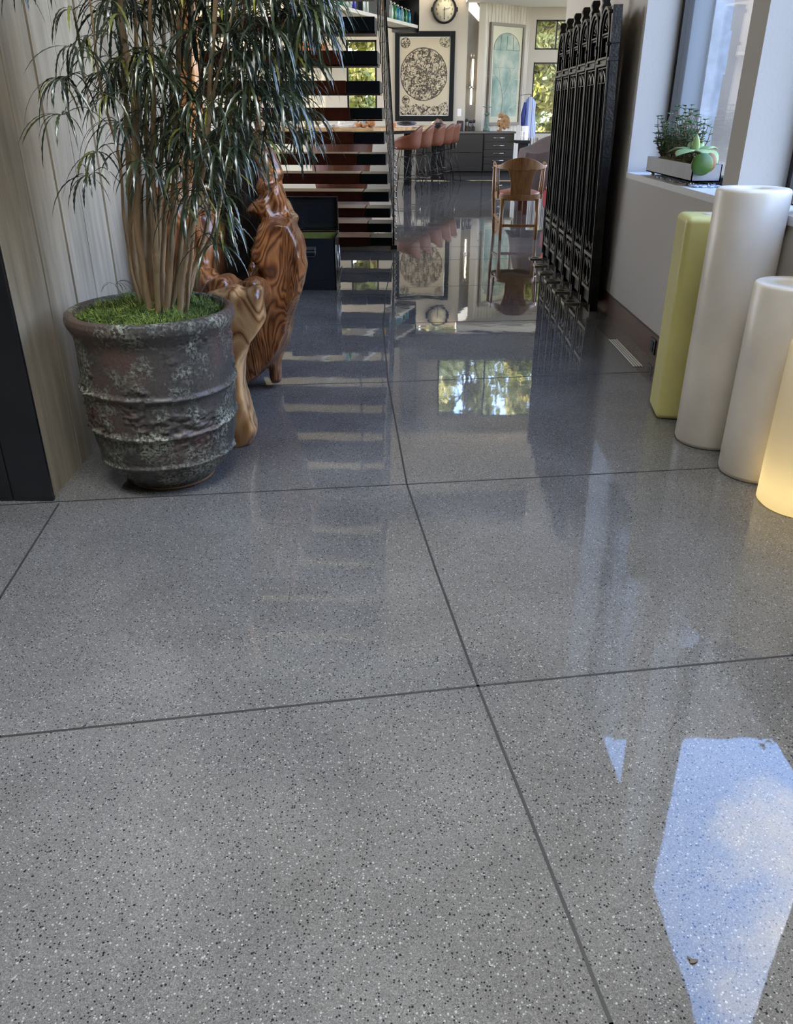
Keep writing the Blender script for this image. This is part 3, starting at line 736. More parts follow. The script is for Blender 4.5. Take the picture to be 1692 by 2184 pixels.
# stems
M['bark'] = mat('tan_aralia_bark', (.34, .235, .13), .7, var=.35, vscale=30, stretch=(1, 1, .25), bump=.6, bscale=60)
stems_px = [  # (list of (px,py,Y)), base radius
    ([(300,655,3.0),(278,560,3.0),(262,440,2.98),(252,330,2.97),(215,180,2.95),(190,0,2.93),(170,-150,2.9)], .006),
    ([(308,655,3.02),(284,540,3.04),(276,380,3.05),(268,200,3.08),(258,60,3.1),(250,-120,3.12)], .013),
    ([(318,660,2.97),(296,520,2.96),(290,380,2.95),(283,200,2.95),(262,60,2.95),(240,-150,2.95)], .014),
    ([(328,655,3.06),(318,500,3.1),(316,340,3.13),(310,180,3.15),(305,0,3.17),(300,-150,3.2)], .012),
    ([(335,660,2.96),(330,500,2.95),(326,360,2.93),(325,200,2.92),(322,60,2.9),(318,-150,2.9)], .011),
    ([(345,655,3.05),(350,520,3.08),(357,400,3.1),(362,260,3.14),(365,100,3.16),(370,-150,3.2)], .010),
    ([(352,662,2.98),(365,520,2.98),(372,400,2.98),(376,250,3.0),(382,80,3.0),(388,-150,3.0)], .013),
    ([(362,660,3.02),(385,540,3.03),(396,400,3.05),(400,260,3.06),(405,100,3.08),(412,-150,3.1)], .011),
    ([(372,655,3.08),(400,540,3.12),(412,430,3.15),(420,300,3.18),(432,120,3.2),(440,-150,3.2)], .011),
    ([(378,660,2.95),(392,560,2.93),(418,450,2.9),(440,300,2.88),(452,120,2.86),(470,-150,2.85)], .012),
    ([(385,655,3.03),(410,580,3.02),(452,500,3.0),(475,400,3.0),(486,330,3.0),(500,200,3.0),(520,0,3.0)], .009),
    ([(390,655,3.06),(420,560,3.1),(445,470,3.12),(470,300,3.15),(500,100,3.18),(540,-150,3.2)], .010),
    ([(395,652,3.0),(404,580,2.97),(414,480,2.93),(430,330,2.9),(470,140,2.85),(520,-60,2.8)], .008),
    ([(312,648,3.08),(300,480,3.12),(296,300,3.16),(290,100,3.2),(286,-150,3.2)], .010),
    ([(340,650,3.1),(338,480,3.16),(345,300,3.2),(350,100,3.24),(352,-150,3.3)], .010),
]
def catmull(P, n=6):
    out = []
    for i in range(len(P) - 1):
        a = P[max(i-1, 0)]; b_ = P[i]; c = P[i+1]; d = P[min(i+2, len(P)-1)]
        for k in range(n):
            t = k / n; out.append(.5 * ((2*b_) + (c-a)*t + (2*a-5*b_+4*c-d)*t*t + (3*b_-a-3*c+d)*t**3))
    out.append(P[-1]); return out
stem_pts = []
random.seed(31)
for pts, r0 in stems_px:
    P = [at(*p) for p in pts]; P[0].z = min(P[0].z, .66)
    P = catmull(P, 7); P = [p + Vector((noise.noise(p * 9) * .006, noise.noise(p * 9 + Vector((7, 7, 7))) * .006, 0)) for p in P]
    n = len(P); g = MB(); g.tube(P, [r0 * .88 * (1.15 - .55 * i / n) * (1 + .08 * math.sin(i * 2.1)) for i in range(n)], 10)
    g.build('stem', M['bark'], plant, world=True); stem_pts += [p for i, p in enumerate(P) if i > n * .25]
# foliage
M['leaf'], nt, b = new_mat('aralia_leaf')
gi = N(nt, 'ShaderNodeNewGeometry'); r_ = ramp(nt, [(0, (.018, .032, .022)), (.55, (.035, .055, .030)), (.90, (.06, .085, .03)), (.955, (.16, .18, .04)), (1, (.42, .42, .06))]); nt.links.new(gi.outputs['Random Per Island'], r_.inputs[0]); nt.links.new(r_.outputs[0], b.inputs['Base Color']); b.inputs['Roughness'].default_value = .28; b.inputs['Specular IOR Level'].default_value = 1.0
trl = N(nt, 'ShaderNodeBsdfTranslucent'); nt.links.new(r_.outputs[0], trl.inputs[0]); mxs = N(nt, 'ShaderNodeMixShader'); mxs.inputs[0].default_value = .2
nt.links.new(b.outputs[0], mxs.inputs[1]); nt.links.new(trl.outputs[0], mxs.inputs[2]); nt.links.new(mxs.outputs[0], nt.nodes['Material Output'].inputs[0])
def leaflet(g, p, d, L, w, droop, twist):
    n = 15; vs = []; d = d.normalized(); p = p.copy()
    side0 = d.cross(Vector((0, 0, 1)));
    side0 = side0.normalized() if side0.length > .05 else Vector((1, 0, 0))
    side0 = Matrix.Rotation(twist, 3, d) @ side0
    for i in range(n + 1):
        t = i / n; ww = w * (.25 + 1.0 * math.sin(PI * min(1, t * 1.02)) ** .8) * (1.28 if i % 2 else .78)
        if i == n: ww = w * .06
        sd = (side0 - d * side0.dot(d)); sd = sd.normalized() if sd.length > 1e-3 else side0
        nr = sd.cross(d)
        vs += [p - sd * ww / 2 + nr * ww * .18, p.copy(), p + sd * ww / 2 + nr * ww * .18]
        p += d * L / n; d = (d + Vector((0, 0, -droop / n)) ).normalized()
    fs = []
    for i in range(n):
        a = 3 * i; fs += [(a, a+1, a+4, a+3), (a+1, a+2, a+5, a+4)]
    g.add(vs, fs, True)
cl = []
random.seed(41)
for k in range(150): cl.append((random.gauss(455, 100), random.uniform(-190, 300), random.uniform(2.78, 3.3)))
for k in range(42): cl.append((random.uniform(540, 675), random.uniform(-120, 60), random.uniform(2.75, 3.1)))
for k in range(18): cl.append((random.uniform(520, 600), random.uniform(60, 260), random.uniform(2.75, 3.1)))
for k in range(24): cl.append((random.uniform(390, 520), random.uniform(270, 420), random.uniform(2.75, 3.1)))
for k in range(26): cl.append((random.uniform(220, 350), random.uniform(-150, 200), random.uniform(2.75, 3.3)))
for k in range(9): cl.append((random.uniform(290, 400), random.uniform(200, 420), random.uniform(2.75, 3.1)))
cl += [(155,22,2.9),(150,100,2.85),(128,170,2.8),(185,105,2.9),(132,245,2.78),(250,260,2.75),(145,165,2.95),(205,325,2.85),(190,375,2.85),(232,205,2.8),(60,-60,2.8),(75,-90,2.8),(35,-40,2.75),(110,-80,2.85),
       (392,440,2.78),(470,470,2.85),(480,455,2.8),(440,500,2.9),(455,520,2.85),(640,40,2.8),(665,20,2.8),(600,200,2.8),(560,300,2.8),(580,250,2.9)]
gl = MB(); gp = MB()
for (px, py, Y) in cl:
    c = at(px, py, Y)
    if c.x < -1.27: c.x = -1.27
    best = min(stem_pts, key=lambda s_: (s_ - c - Vector((0, 0, -.05))).length)
    mid = (best + c) / 2 + Vector((0, 0, .04))
    gp.tube(catmull([best, mid, c], 5), .0013, 5, caps=False)
    outd = (c - best); outd.z = 0; outd = outd.normalized() if outd.length > 1e-3 else Vector((1, 0, 0))
    nl = random.choice((7, 8, 9)); a0 = random.uniform(0, 2*PI)
    for q in range(nl):
        a = a0 + 2*PI*q/nl; rd = Vector((math.cos(a), math.sin(a), 0)); d = rd + outd * .75 + Vector((0, 0, random.uniform(-.25, .45)))
        L = random.uniform(.10, .215) * (1.0 if py > -40 else .95)
        e_ = c + d * L
        if e_.x < -1.32: d.x = abs(d.x) * .2
        leaflet(gl, c, d, L, random.uniform(.005, .0088), random.uniform(1.3, 3.2), random.uniform(-.5, .5))
gl.build('foliage', M['leaf'], plant, world=True, recalc=False)['kind'] = 'stuff'
gp.build('petiole', M['leaf'], plant, world=True, recalc=False)['kind'] = 'stuff'
# seedling in the moss
g = MB(); c = Vector((-.13, .12, .66)); random.seed(8)
g.tube([c, c + Vector((-.01, 0, .05)), c + Vector((-.03, 0, .085))], .0012, 5)
for q in range(9): leaflet(g, c + Vector((-.03, 0, .085)), Vector((random.gauss(0, 1), random.gauss(0, 1), .8)), .08, .003, 2.2, 0)
g.build('seedling', M['leaf'], plant, recalc=False)

# ------------------------------------------------------------------ burl wood root sculpture
dark_stops = [(.0, (.085, .030, .012)), (.22, (.16, .058, .021)), (.55, (.30, .12, .040)), (1.0, (.44, .20, .075))]
blond_stops = [(.0, (.16, .065, .022)), (.25, (.38, .19, .07)), (.6, (.54, .31, .13)), (1.0, (.66, .43, .21))]
M['burl'] = burl_mat('figured_root_wood', dark_stops, 2.6, 5.0, st=(2.6, 1.6, .75))
M['blond'] = burl_mat('blond_root_wood', blond_stops, 2.2, 2.2, st=(2.6, 1.6, .7))
M['amber'] = burl_mat('amber_trunk_wood', [(0, (.40, .14, .04)), (.5, (.62, .27, .09)), (1, (.75, .40, .16))], 2.5, 2.2)
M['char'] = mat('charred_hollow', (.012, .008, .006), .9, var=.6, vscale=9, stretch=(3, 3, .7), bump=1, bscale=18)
root = empty('root_wood_sculpture', (-.75, 4.0, 0), 'polished twisted root wood chair sculpture behind the potted plant', 'wood sculpture')
WOODS = ('figured_root_wood', 'blond_root_wood', 'amber_trunk_wood', 'charred_hollow')
def remeshed(parts, name, m, voxel, smooth_n=6, disp=0, dsc=8):
    """parts: MB of overlapping closed shapes -> one continuous rounded surface"""
    o = parts.build(name, m, None)
    md = o.modifiers.new('r', 'REMESH'); md.mode = 'VOXEL'; md.voxel_size = voxel
    md = o.modifiers.new('s', 'SMOOTH'); md.factor = .6; md.iterations = smooth_n
    dg = bpy.context.evaluated_depsgraph_get(); me = bpy.data.meshes.new_from_object(o.evaluated_get(dg)); old = o.data
    o.modifiers.clear(); o.data = me; bpy.data.meshes.remove(old)
    if disp:
        nrm = [v.normal.copy() for v in me.vertices]
        for v_, n_ in zip(me.vertices, nrm):
            p = v_.co; v_.co = p + n_ * disp * (noise.noise(Vector((p.x * dsc, p.y * dsc, p.z * dsc * .45))) + .4 * noise.noise(p * dsc * 2.7))
    for v_ in me.vertices:
        if m.name in WOODS: v_.co.z = max(.0, v_.co.z); v_.co.x = max(-1.315, v_.co.x)
    me.polygons.foreach_set('use_smooth', [True] * len(me.polygons))
    me.update()
    return o
def attach(o, parent):
    Mi = (Matrix.Translation(parent.location) @ parent.rotation_euler.to_matrix().to_4x4()).inverted()
    o.data.transform(Mi); o.parent = parent
def outline(px, Y0, Y1, tilt=0):
    """a traced outline becomes a slab with true thickness: front at Y0, back at Y1"""
    ym = (Y0 + Y1) / 2
    P = [at(x, y, ym) for x, y in px]
    n = len(P); g = MB(); vs = []
    for dy, sc in ((Y0 - ym, .82), (Y0 * .5 + ym * .5 - ym, 1), (Y1 * .5 + ym * .5 - ym, 1), (Y1 - ym, .82)):
        cx = sum(p.x for p in P) / n; cz = sum(p.z for p in P) / n
        for p in P:
            off = tilt * (p.z - cz)
            if sc == 1: vs.append((p.x, ym + dy + off, p.z))
            else:
                d = Vector((p.x - cx, 0, p.z - cz)); L = d.length; k = max(.3, 1 - .028 / max(L, .03)); vs.append((cx + d.x * k, ym + dy + off, cz + d.z * k))
    fs = [tuple(range(n)), tuple(range(4*n-1, 3*n-1, -1))]
    for l in range(3):
        for i in range(n): fs.append((l*n+i, (l+1)*n+i, (l+1)*n+(i+1) % n, l*n+(i+1) % n))
    g.add(vs, fs); return g
def merge(*gs):
    r = MB()
    for g in gs: r.add(g.v, g.f)
    return r
slab = outline([(560,471),(594,462),(624,462),(641,498),(652,534),(655,567),(650,608),(639,641),(628,668),(619,704),(606,740),(580,775),(552,800),(520,816),(505,800),(512,740),(548,700),(565,640),(570,600),(572,572),(560,545),(542,528),(556,505),(553,490)], 3.98, 4.26)
foot = outline([(572,745),(605,730),(597,765),(600,811),(583,814),(576,780)], 4.12, 4.27)
horn = outline([(523,450),(545,425),(575,405),(582,430),(590,463),(565,468)], 4.08, 4.24)
fin = outline([(575,400),(598,394),(600,412),(608,430),(600,452),(590,458),(580,425)], 4.1, 4.26)
fin2 = outline([(600,418),(614,432),(624,455),(636,462),(636,474),(624,478),(610,466)], 4.16, 4.32)
neck = MB(); neck.tube(catmull([at(592,440,4.2), at(585,400,4.22), at(578,372,4.22), at(566,340,4.22), at(556,300,4.22), at(553,262,4.22), at(552,222,4.22), at(548,180,4.2)], 6), [.05]*5 + [.045]*5 + [.062]*6 + [.055]*5 + [.036]*6 + [.022]*6 + [.018]*10, 10)
bend = outline([(545,395),(556,375),(575,375),(590,385),(586,396),(566,402),(552,415)], 4.05, 4.22)
side = MB(); side.tube(catmull([at(566,520,4.2), at(562,560,4.18), at(552,590,4.12), at(545,612,4.05)], 6), [.035]*20, 10)
o = remeshed(merge(slab, foot, horn, fin, fin2, neck, bend, side), 'back_slab', M['burl'], .011, 5, .017, 5.5); attach(o, root)
legs = outline([(430,640),(445,622),(480,612),(503,603),(522,616),(547,604),(561,614),(564,660),(567,680),(556,702),(534,729),(524,765),(520,814),(526,847),(537,883),(548,918),(538,942),(517,957),(495,962),(470,955),(470,880),(462,800),(455,730),(435,690)], 3.30, 3.46)
o = remeshed(legs, 'front_leg', M['blond'], .010, 7, .008, 6); attach(o, root)
seat = MB()
seat.tube([at(455,625,3.42), at(470,622,3.6), at(480,640,3.85), at(500,660,4.0)], [.08, .10, .12, .10], 14, flat=.6)
seat.tube([at(525,625,3.42), at(540,615,3.6), at(548,620,3.9), at(560,640,4.1)], [.06, .06, .07, .08], 12, flat=.8)
o = remeshed(seat, 'seat', M['burl'], .014, 6, .008, 8); attach(o, root)
left = MB()
left.tube(catmull([at(395,900,4.1), at(400,740,4.1), at(412,650,4.1), at(430,560,4.1), at(432,500,4.12), at(418,450,4.15), at(405,400,4.2)], 5), [.14]*8 + [.13]*8 + [.12]*8 + [.10]*12, 16, flat=.8)
left.tube(catmull([at(352,880,4.1), at(358,640,4.1), at(360,520,4.1), at(362,440,4.12), at(350,405,4.15)], 5), [.10]*8 + [.10]*8 + [.07]*8, 14)
left.tube(catmull([at(405,600,4.0), at(440,600,3.95), at(462,640,3.9), at(470,700,3.9)], 5), [.07]*16, 12)
o = remeshed(left, 'root_mass', M['burl'], .015, 6, .014, 7); attach(o, root)
tr = MB(); tr.tube(catmull([at(412,520,4.2), at(408,400,4.24), at(404,300,4.26), at(410,200,4.26), at(402,100,4.26), at(398,0,4.26), at(395,-160,4.26)], 6), [.062]*6 + [.055]*12 + [.05]*25, 16)
o = remeshed(tr, 'trunk', M['amber'], .010, 5, .010, 8); attach(o, root)
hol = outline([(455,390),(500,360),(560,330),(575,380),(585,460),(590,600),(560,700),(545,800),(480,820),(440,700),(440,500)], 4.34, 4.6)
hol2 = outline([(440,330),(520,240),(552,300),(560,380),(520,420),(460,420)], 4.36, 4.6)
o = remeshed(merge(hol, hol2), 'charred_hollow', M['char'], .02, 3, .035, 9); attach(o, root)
rib_ = MB(); rib_.tube(catmull([at(548,505,4.3), at(540,560,4.28), at(533,610,4.2), at(540,640,4.1)], 6), [.022, .02, .018, .016, .016, .015, .014]*3, 8)
o = remeshed(rib_, 'rough_bark', M['burl'], .009, 2, .012, 20); attach(o, root)

# added warm spot in place of sunlight on the sculpture and plant
sp = bpy.data.lights.new('sculpture_fill_spot', 'SPOT'); sp.energy = 230; sp.color = (1, .80, .55); sp.spot_size = math.radians(26); sp.spot_blend = .5; sp.shadow_soft_size = .06
spo = bpy.data.objects.new('sculpture_fill_spot', sp); COL.objects.link(spo); spo.location = (1.2, .6, 5.6)
spo.rotation_euler = (Vector((-.85, 4.1, 1.0)) - Vector(spo.location)).to_track_quat('-Z', 'Y').to_euler()

# ------------------------------------------------------------------ open metal chest with stones
M['enamel'] = mat('navy_black_enamel', (.018, .020, .023), .22, .3, var=.3, vscale=6, bump=.08, bscale=20, coat=.5)
M['olive'] = mat('olive_lining', (.20, .21, .04), .6, var=.2)
ch = empty('metal_chest', (-.73, 6.79, 0), 'dark navy metal chest with raised lid and olive lining beside the stairs', 'chest')
g = MB(); x0, x1, y0, y1, zt, t = -.24, .225, 0, .50, .41, .012
g.box((x0, y0, .015), (x1, y1, .03)); g.box((x0, y0, .015), (x1, y0+t, zt)); g.box((x0, y1-t, .015), (x1, y1, zt)); g.box((x0, y0, .015), (x0+t, y1, zt)); g.box((x1-t, y0, .015), (x1, y1, zt))
for (a, b_) in (((x0-.004, y0-.004, zt-.012), (x1+.004, y0+.006, zt+.004)), ((x1-.006, y0-.004, zt-.012), (x1+.004, y1+.004, zt+.004)), ((x0-.003, y0-.005, 0), (x1+.003, y0+.01, .03)), ((x1-.01, y0-.005, 0), (x1+.004, y1, .03)), ((x0, y0-.004, .085), (x1-.04, y0, .09)), ((x0, y1-.02, 0), (x1, y1, .03)), ((x0, y0, 0), (x0+.02, y1, .03))): g.box(a, b_)
g.build('body', M['enamel'], ch, bevel=.006, seg=3)
g = MB(); e_ = .0015
g.box((x0+t, y0+t+e_, .03), (x0+t+e_, y1-t, zt-.01)); g.box((x1-t-e_, y0+t, .03), (x1-t, y1-t, zt-.01)); g.box((x0+t, y1-t-e_, .03), (x1-t, y1-t, zt-.01)); g.box((x0+t, y0+t, .03), (x1-t, y0+t+e_, zt-.01)); g.box((x0+t, y0+t, .03), (x1-t, y1-t, .034))
g.build('lining', M['olive'], ch)
lid = MB(); z0, z1 = .425, .69
lid.box((x0, y1+.012, z0), (x1, y1+.020, z1))
for a, b_ in (((x0, y1-.035, z0), (x0+.008, y1+.02, z1)), ((x1-.008, y1-.035, z0), (x1, y1+.02, z1)), ((x0, y1-.035, z1-.008), (x1, y1+.02, z1)), ((x0, y1-.035, z0), (x1, y1+.02, z0+.008)), ((x0+.02, y1+.006, z1-.062), (x1-.025, y1+.013, z1-.056))): lid.box(a, b_)
lid.build('lid', M['enamel'], ch, bevel=.004, seg=3)
g = MB(); g.tube([(-.04, -.004, .345), (-.04, -.018, .34), (-.045, -.022, .30), (-.035, -.022, .275), (.055, -.022, .275), (.065, -.022, .30), (.06, -.018, .34), (.06, -.004, .345)], .004, 8)
g.box((-.05, -.008, .325), (.07, -.001, .35)); g.box((-.048, -.006, .30), (.068, 0, .318)); g.build('handle', mat('handle_steel', (.30, .31, .32), .25, .9), ch, bevel=.001)
g = MB(); g.box((x1+.002, .02, .05), (x1+.006, .46, .07)); g.add([(x1+.004, .02, .055), (x1+.03, .03, .075), (x1+.03, .44, .13), (x1+.004, .46, .10)], [(0,1,2,3)]); g.tube([(x1+.01, .1, .30), (x1+.014, .1, .2), (x1+.01, .12, .12)], .006, 6); g.tube([(x1+.01, .3, .32), (x1+.014, .3, .2), (x1+.01, .32, .14)], .006, 6)
g.build('latch', M['chrome'], ch)
M['rock'] = mat('grey_rock', (.07, .07, .075), .8, var=.4, vscale=20, bump=.8, bscale=30)
for (x, y, z, r, lb) in ((-.76, 7.10, .26, .075, 'largest dark grey rock in the chest'), (-.57, 7.13, .27, .05, 'small grey rock at the right of the chest'), (-.68, 7.02, .23, .06, 'dark rock at the front of the chest'), (-.86, 7.02, .24, .06, 'dark rock at the left of the chest')):
    bm = bmesh.new(); bmesh.ops.create_icosphere(bm, subdivisions=3, radius=r)
    for v_ in bm.verts: v_.co += v_.normal * r * .35 * noise.noise(v_.co * 14 + Vector((x * 9, y, 0)))
    me = bpy.data.meshes.new('rock'); bm.to_mesh(me); bm.free(); me.materials.append(M['rock']); me.polygons.foreach_set('use_smooth', [True]*len(me.polygons))
    o = bpy.data.objects.new('rock', me); COL.objects.link(o); o.location = (x, y, z); tag(o, lb, 'rock', 'rocks in the metal chest')
g = MB(); g.box((-.95, 6.81, .036), (-.53, 7.26, .20)); o = g.build('gravel', M['rock'], None, bevel=.01); tag(o, 'dark filler the rocks rest on inside the chest', 'gravel', kind='stuff')

# ------------------------------------------------------------------ open staircase
SY = .035
st = empty('staircase', (-.0444, 8.994, 0), 'open staircase of black and brown leather wrapped box treads with a cable railing', 'staircase', rz=-SY)
M['tread_k'] = mat('black_leather', (.004, .0045, .005), .34, spec=.12, var=.2, vscale=20, bump=.1, bscale=60)
M['tread_b'] = mat('brown_leather', (.045, .009, .004), .34, spec=.12, var=.25, vscale=12, bump=.1, bscale=60)
M['railm'] = mat('dark_steel_rail', (.055, .05, .043), .3, .9)
Gg, Rr, Tt = .286, .1782, .081
for k in range(16):
    y, z = -Gg * k, .119 + Rr * k
    t = empty('tread', (0, y, z)); t.parent = st
    g = MB(); g.box((-.245, 0, -Tt), (0, .33, 0)); g.build('black_section', M['tread_k'], t, bevel=.003)
    g = MB(); g.box((-2.1, -.004, -Tt - .004), (-.253, .334, .002)); g.build('brown_section', M['tread_b'], t, bevel=.003)
    g = MB(); g.box((-2.1, .05, -Tt - .012), (0, .30, -Tt - .004)); g.build('under_plate', M['railm'], t)
nw = MB(); nw.tube([(.012, .03, .02), (.012, .03, 1.08)], .010, 8); nw.box((-.02, 0, 0), (.05, .30, .04)); nw.build('newel_post', M['railm'], st)
nb = MB()
for k in range(16): nb.ball((.032, .03, .10 + k * .06), .010, 10, 6)
nb.build('bead', M['chrome'], st)
sl = Rr / Gg
def rl(off, x, y): return (x, y, .119 + off - sl * y)
g = MB(); g.bar(rl(.93, .012, .03), rl(.93, .012, -4.7), .022, .014); g.build('handrail', M['black'], st)
for i in range(9):
    off = .10 + .092 * i; g = MB(); g.tube([rl(off, .012, .03), rl(off, .012, -4.7)], .0022, 6); g.build('cable', M['railm'], st)
for k in range(1, 16):
    y = -Gg * k + .03; g = MB(); g.tube([(.02, y, .119 + Rr * k - .08), (.02, y, .119 + Rr * k + .88)], .0032, 6)
    for q in range(9): g.ball((.02, y, .119 + Rr * k + .05 + q * .1), .006, 8, 5)
    g.build('baluster', M['railm'], st)

# ------------------------------------------------------------------ wooden chair
M['oak'] = mat('honey_oak', (.20, .092, .028), .38, var=.3, vscale=10, stretch=(4, 4, .8), coat=.2)
M['seatf'] = mat('rose_leather', (.28, .10, .075), .5, var=.1)
wc = empty('wooden_armchair', (1.425, 9.92, 0), 'honey wooden armchair with curved crest rail and rose seat, seen from behind', 'chair', rz=math.radians(-3))
for sx in (-1, 1):
    g = MB(); g.tube([(sx*.205, -.23, 0), (sx*.205, -.225, .2), (sx*.20, -.20, .44)], [.017, .021, .024], 8); g.build('leg', M['oak'], wc)
    g = MB(); g.tube([(sx*.25, .30, 0), (sx*.262, .29, .25), (sx*.275, .27, .46), (sx*.285, .16, .80)], [.016, .021, .023, .018], 8); g.build('leg', M['oak'], wc)
    g = MB(); g.tube([(sx*.24, -.13, .44), (sx*.255, -.12, .60), (sx*.262, -.10, .80)], [.016, .014, .014], 8); g.build('arm_post', M['oak'], wc)
    g = MB(); g.bar((sx*.205, -.21, .20), (sx*.257, .29, .22), .014, .03); g.build('stretcher', M['oak'], wc)
g = MB(); g.bar((-.205, -.225, .155), (.205, -.225, .155), .014, .03); g.build('stretcher', M['oak'], wc)
def crest(th, zc, zt_, w_in, ):
    pass
g = MB(); n = 28; vs = []; fs = []
for i in range(n + 1):
    t = i / n; a = PI * (1 + t)          # from left front arm round the back to right arm
    x = .285 * math.cos(a); yb = .02 + .26 * math.sin(a); 
    if t < .12 or t > .88: yb = .02 + .26 * math.sin(a)
    k = math.sin(PI * t); zt_ = .795 + .085 * max(0, (k - .55) / .45) ** 1.3; zb = .772 - .03 * k
    nx, ny = math.cos(a), math.sin(a)
    for (r_, z) in ((1.0, zb), (1.07, zb), (1.07, zt_), (1.0, zt_)): vs.append((.285 * nx * r_, .02 + .26 * ny * r_ , z))
for i in range(n):
    for j_ in range(4): fs.append((4*i+j_, 4*i+(j_+1) % 4, 4*i+4+(j_+1) % 4, 4*i+4+j_))
fs += [(0,1,2,3), (4*n+3, 4*n+2, 4*n+1, 4*n)]
g.add(vs, fs); 
for sx in (-1, 1): g.bar((sx*.292, .0, .785), (sx*.287, .18, .80), .028, .035)
g.build('crest_rail', M['oak'], wc, bevel=.006)
g = MB(); vs = []; fs = []
for i in range(9):
    t = i / 8; z = .46 + .30 * t; hw = .115 + .045 * max(0, (t - .35) / .65) ** 2; y = -.225 - .02 * t
    vs += [(-hw, y, z), (hw, y, z), (hw, y + .016, z), (-hw, y + .016, z)]
for i in range(8):
    for j_ in range(4): fs.append((4*i+j_, 4*i+(j_+1) % 4, 4*i+4+(j_+1) % 4, 4*i+4+j_))
fs += [(0,1,2,3), (35,34,33,32)]
g.add(vs, fs); g.build('back_splat', M['oak'], wc, bevel=.003)
g = MB(); n = 40; vs = []; fs = []
for i in range(n):
    a = 2*PI*i/n; sxx = abs(math.cos(a))**.7 * (1 if math.cos(a) > 0 else -1); syy = abs(math.sin(a))**.7 * (1 if math.sin(a) > 0 else -1)
    for (r_, z) in ((.9, .425), (1, .425), (1, .49), (.9, .49)): vs.append((.275*sxx*r_, .04 + .275*syy*r_, z))
for i in range(n):
    for j_ in range(4): fs.append((4*i+j_, 4*i+(j_+1) % 4, (4*i+4) % (4*n)+(j_+1) % 4, (4*i+4) % (4*n)+j_))
g.add(vs, fs); g.build('seat_frame', M['oak'], wc, bevel=.006)
g = MB(); g.ball((0, .04, .485), .25, 28, 12, (1, 1, .2)); g.build('seat', M['seatf'], wc)

# ------------------------------------------------------------------ bar, stools
M['slabw'] = mat('live_edge_wood', (.42, .25, .11), .45, var=.35, vscale=5, stretch=(1, 4, 4))
M['redwood'] = mat('red_brown_wood', (.085, .024, .009), .4, var=.35, vscale=4, stretch=(5, 5, .6))
bar = empty('bar_counter', (-.5, 16.4, 0), 'long bar with live edge wood top on a red brown drum base behind the stairs', 'bar')
g = MB(); g.prism([(-2.4, 15.5), (-.4, 15.3), (.05, 16.2), (.52, 17.0), (.70, 18.0), (.55, 18.4), (.2, 18.3), (-.5, 17.2), (-2.4, 17.0)], 1.005, 1.07, 'xy'); g.build('bar_top', M['slabw'], bar, bevel=.012, world=True)
g = MB(); g.prism([(-2.3, 15.75), (-.6, 15.5), (-.1, 16.2), (.3, 17.0), (.45, 17.9), (.2, 18.0), (-.5, 17.05), (-2.3, 16.9)], .95, 1.005, 'xy'); g.build('bar_apron', M['black'], bar, world=True)
g = MB(); g.lathe([(.48, 0), (.52, .2), (.57, .5), (.61, .8), (.63, .95)], (-1.05, 16.3, 0), 40); g.build('drum_base', M['redwood'], bar, world=True)
g = MB(); g.box((.15, 17.2, 0), (.30, 17.9, .95)); g.build('support', M['black'], bar, world=True)
M['shell'] = mat('cognac_leather', (.115, .036, .015), .45, var=.15, vscale=6, spec=.3)
def stool():
    r = empty('bar_stool', (0, 0, 0))
    g = MB(); n, m_ = 36, 12; vs = []; fs = []
    # bucket opens towards -x; back rises on +x side
    def shell_pt(i, j_, off):
        a = 2*PI*i/n; t = j_ / m_; ca = math.cos(a)
        top = .10 + .26 * max(0, ca) ** 2.2 + .11 * abs(math.sin(a)) ** 1.2 - .05 * max(0, -ca)
        rr = (.225 - off) * min(1, (t * 2.2) ** .6); flare = .035 * t * t * (1 + .6 * max(0, ca))
        z = off + top * max(0, (t - .33) / .67) ** 1.15
        return ((rr + flare) * ca, (rr + flare) * .98 * math.sin(a), .74 + z)
    for off in (0, .014):
        for j_ in range(m_ + 1):
            for i in range(n): vs.append(shell_pt(i, j_, off))
    K = (m_ + 1) * n
    for j_ in range(m_):
        for i in range(n):
            a, b_, c_, d_ = j_*n+i, j_*n+(i+1) % n, (j_+1)*n+(i+1) % n, (j_+1)*n+i
            fs += [(a, b_, c_, d_), (K+a, K+d_, K+c_, K+b_)]
    for i in range(n): fs.append((m_*n+i, m_*n+(i+1) % n, K+m_*n+(i+1) % n, K+m_*n+i))
    g.add(vs, fs, True); g.build('seat_shell', M['shell'], r)
    for sx in (-1, 1):
        for sy in (-1, 1):
            g = MB(); g.tube([(sx*.11, sy*.11, .735), (sx*.235, sy*.235, .05)], .0065, 8); l = g.build('leg', M['railm'], r)
            g = MB(); g.tube([(sx*.232, sy*.232, .065), (sx*.240, sy*.240, 0)], .011, 8); g.build('foot_cap', M['black'], l)
    g = MB()
    for z, q in ((.25, .20), (.62, .131)):
        c = [(-q, -q, z), (q, -q, z), (q, q, z), (-q, q, z)]
        for i in range(4): g.tube([c[i], c[(i+1) % 4]], .0055, 6)
    for s_ in (-1, 1): g.tube([(-.13, s_*.13, .62), (.2, s_*.2, .25)], .004, 6); g.tube([(s_*.13, -.13, .62), (s_*.2, .2, .25)], .004, 6)
    g.build('foot_ring', M['railm'], r)
    return r
s0 = stool(); lab = ['nearest to the stairs', 'second from the stairs', 'middle one of the five', 'fourth from the stairs', 'farthest from the stairs, beside the grey cabinet']
for i, (px, Y) in enumerate(((868, 15.15), (893, 15.85), (919, 16.7), (939, 17.5), (953, 18.2))):
    r = s0 if i == 0 else copy_tree(s0)
    r.location = (at(px, 350, Y).x, Y, 0); r.rotation_euler = (0, 0, math.radians(-12 - 3 * i))
    tag(r, 'cognac leather bucket bar stool on wire legs, ' + lab[i], 'bar stool', 'leather bucket stools along the bar')
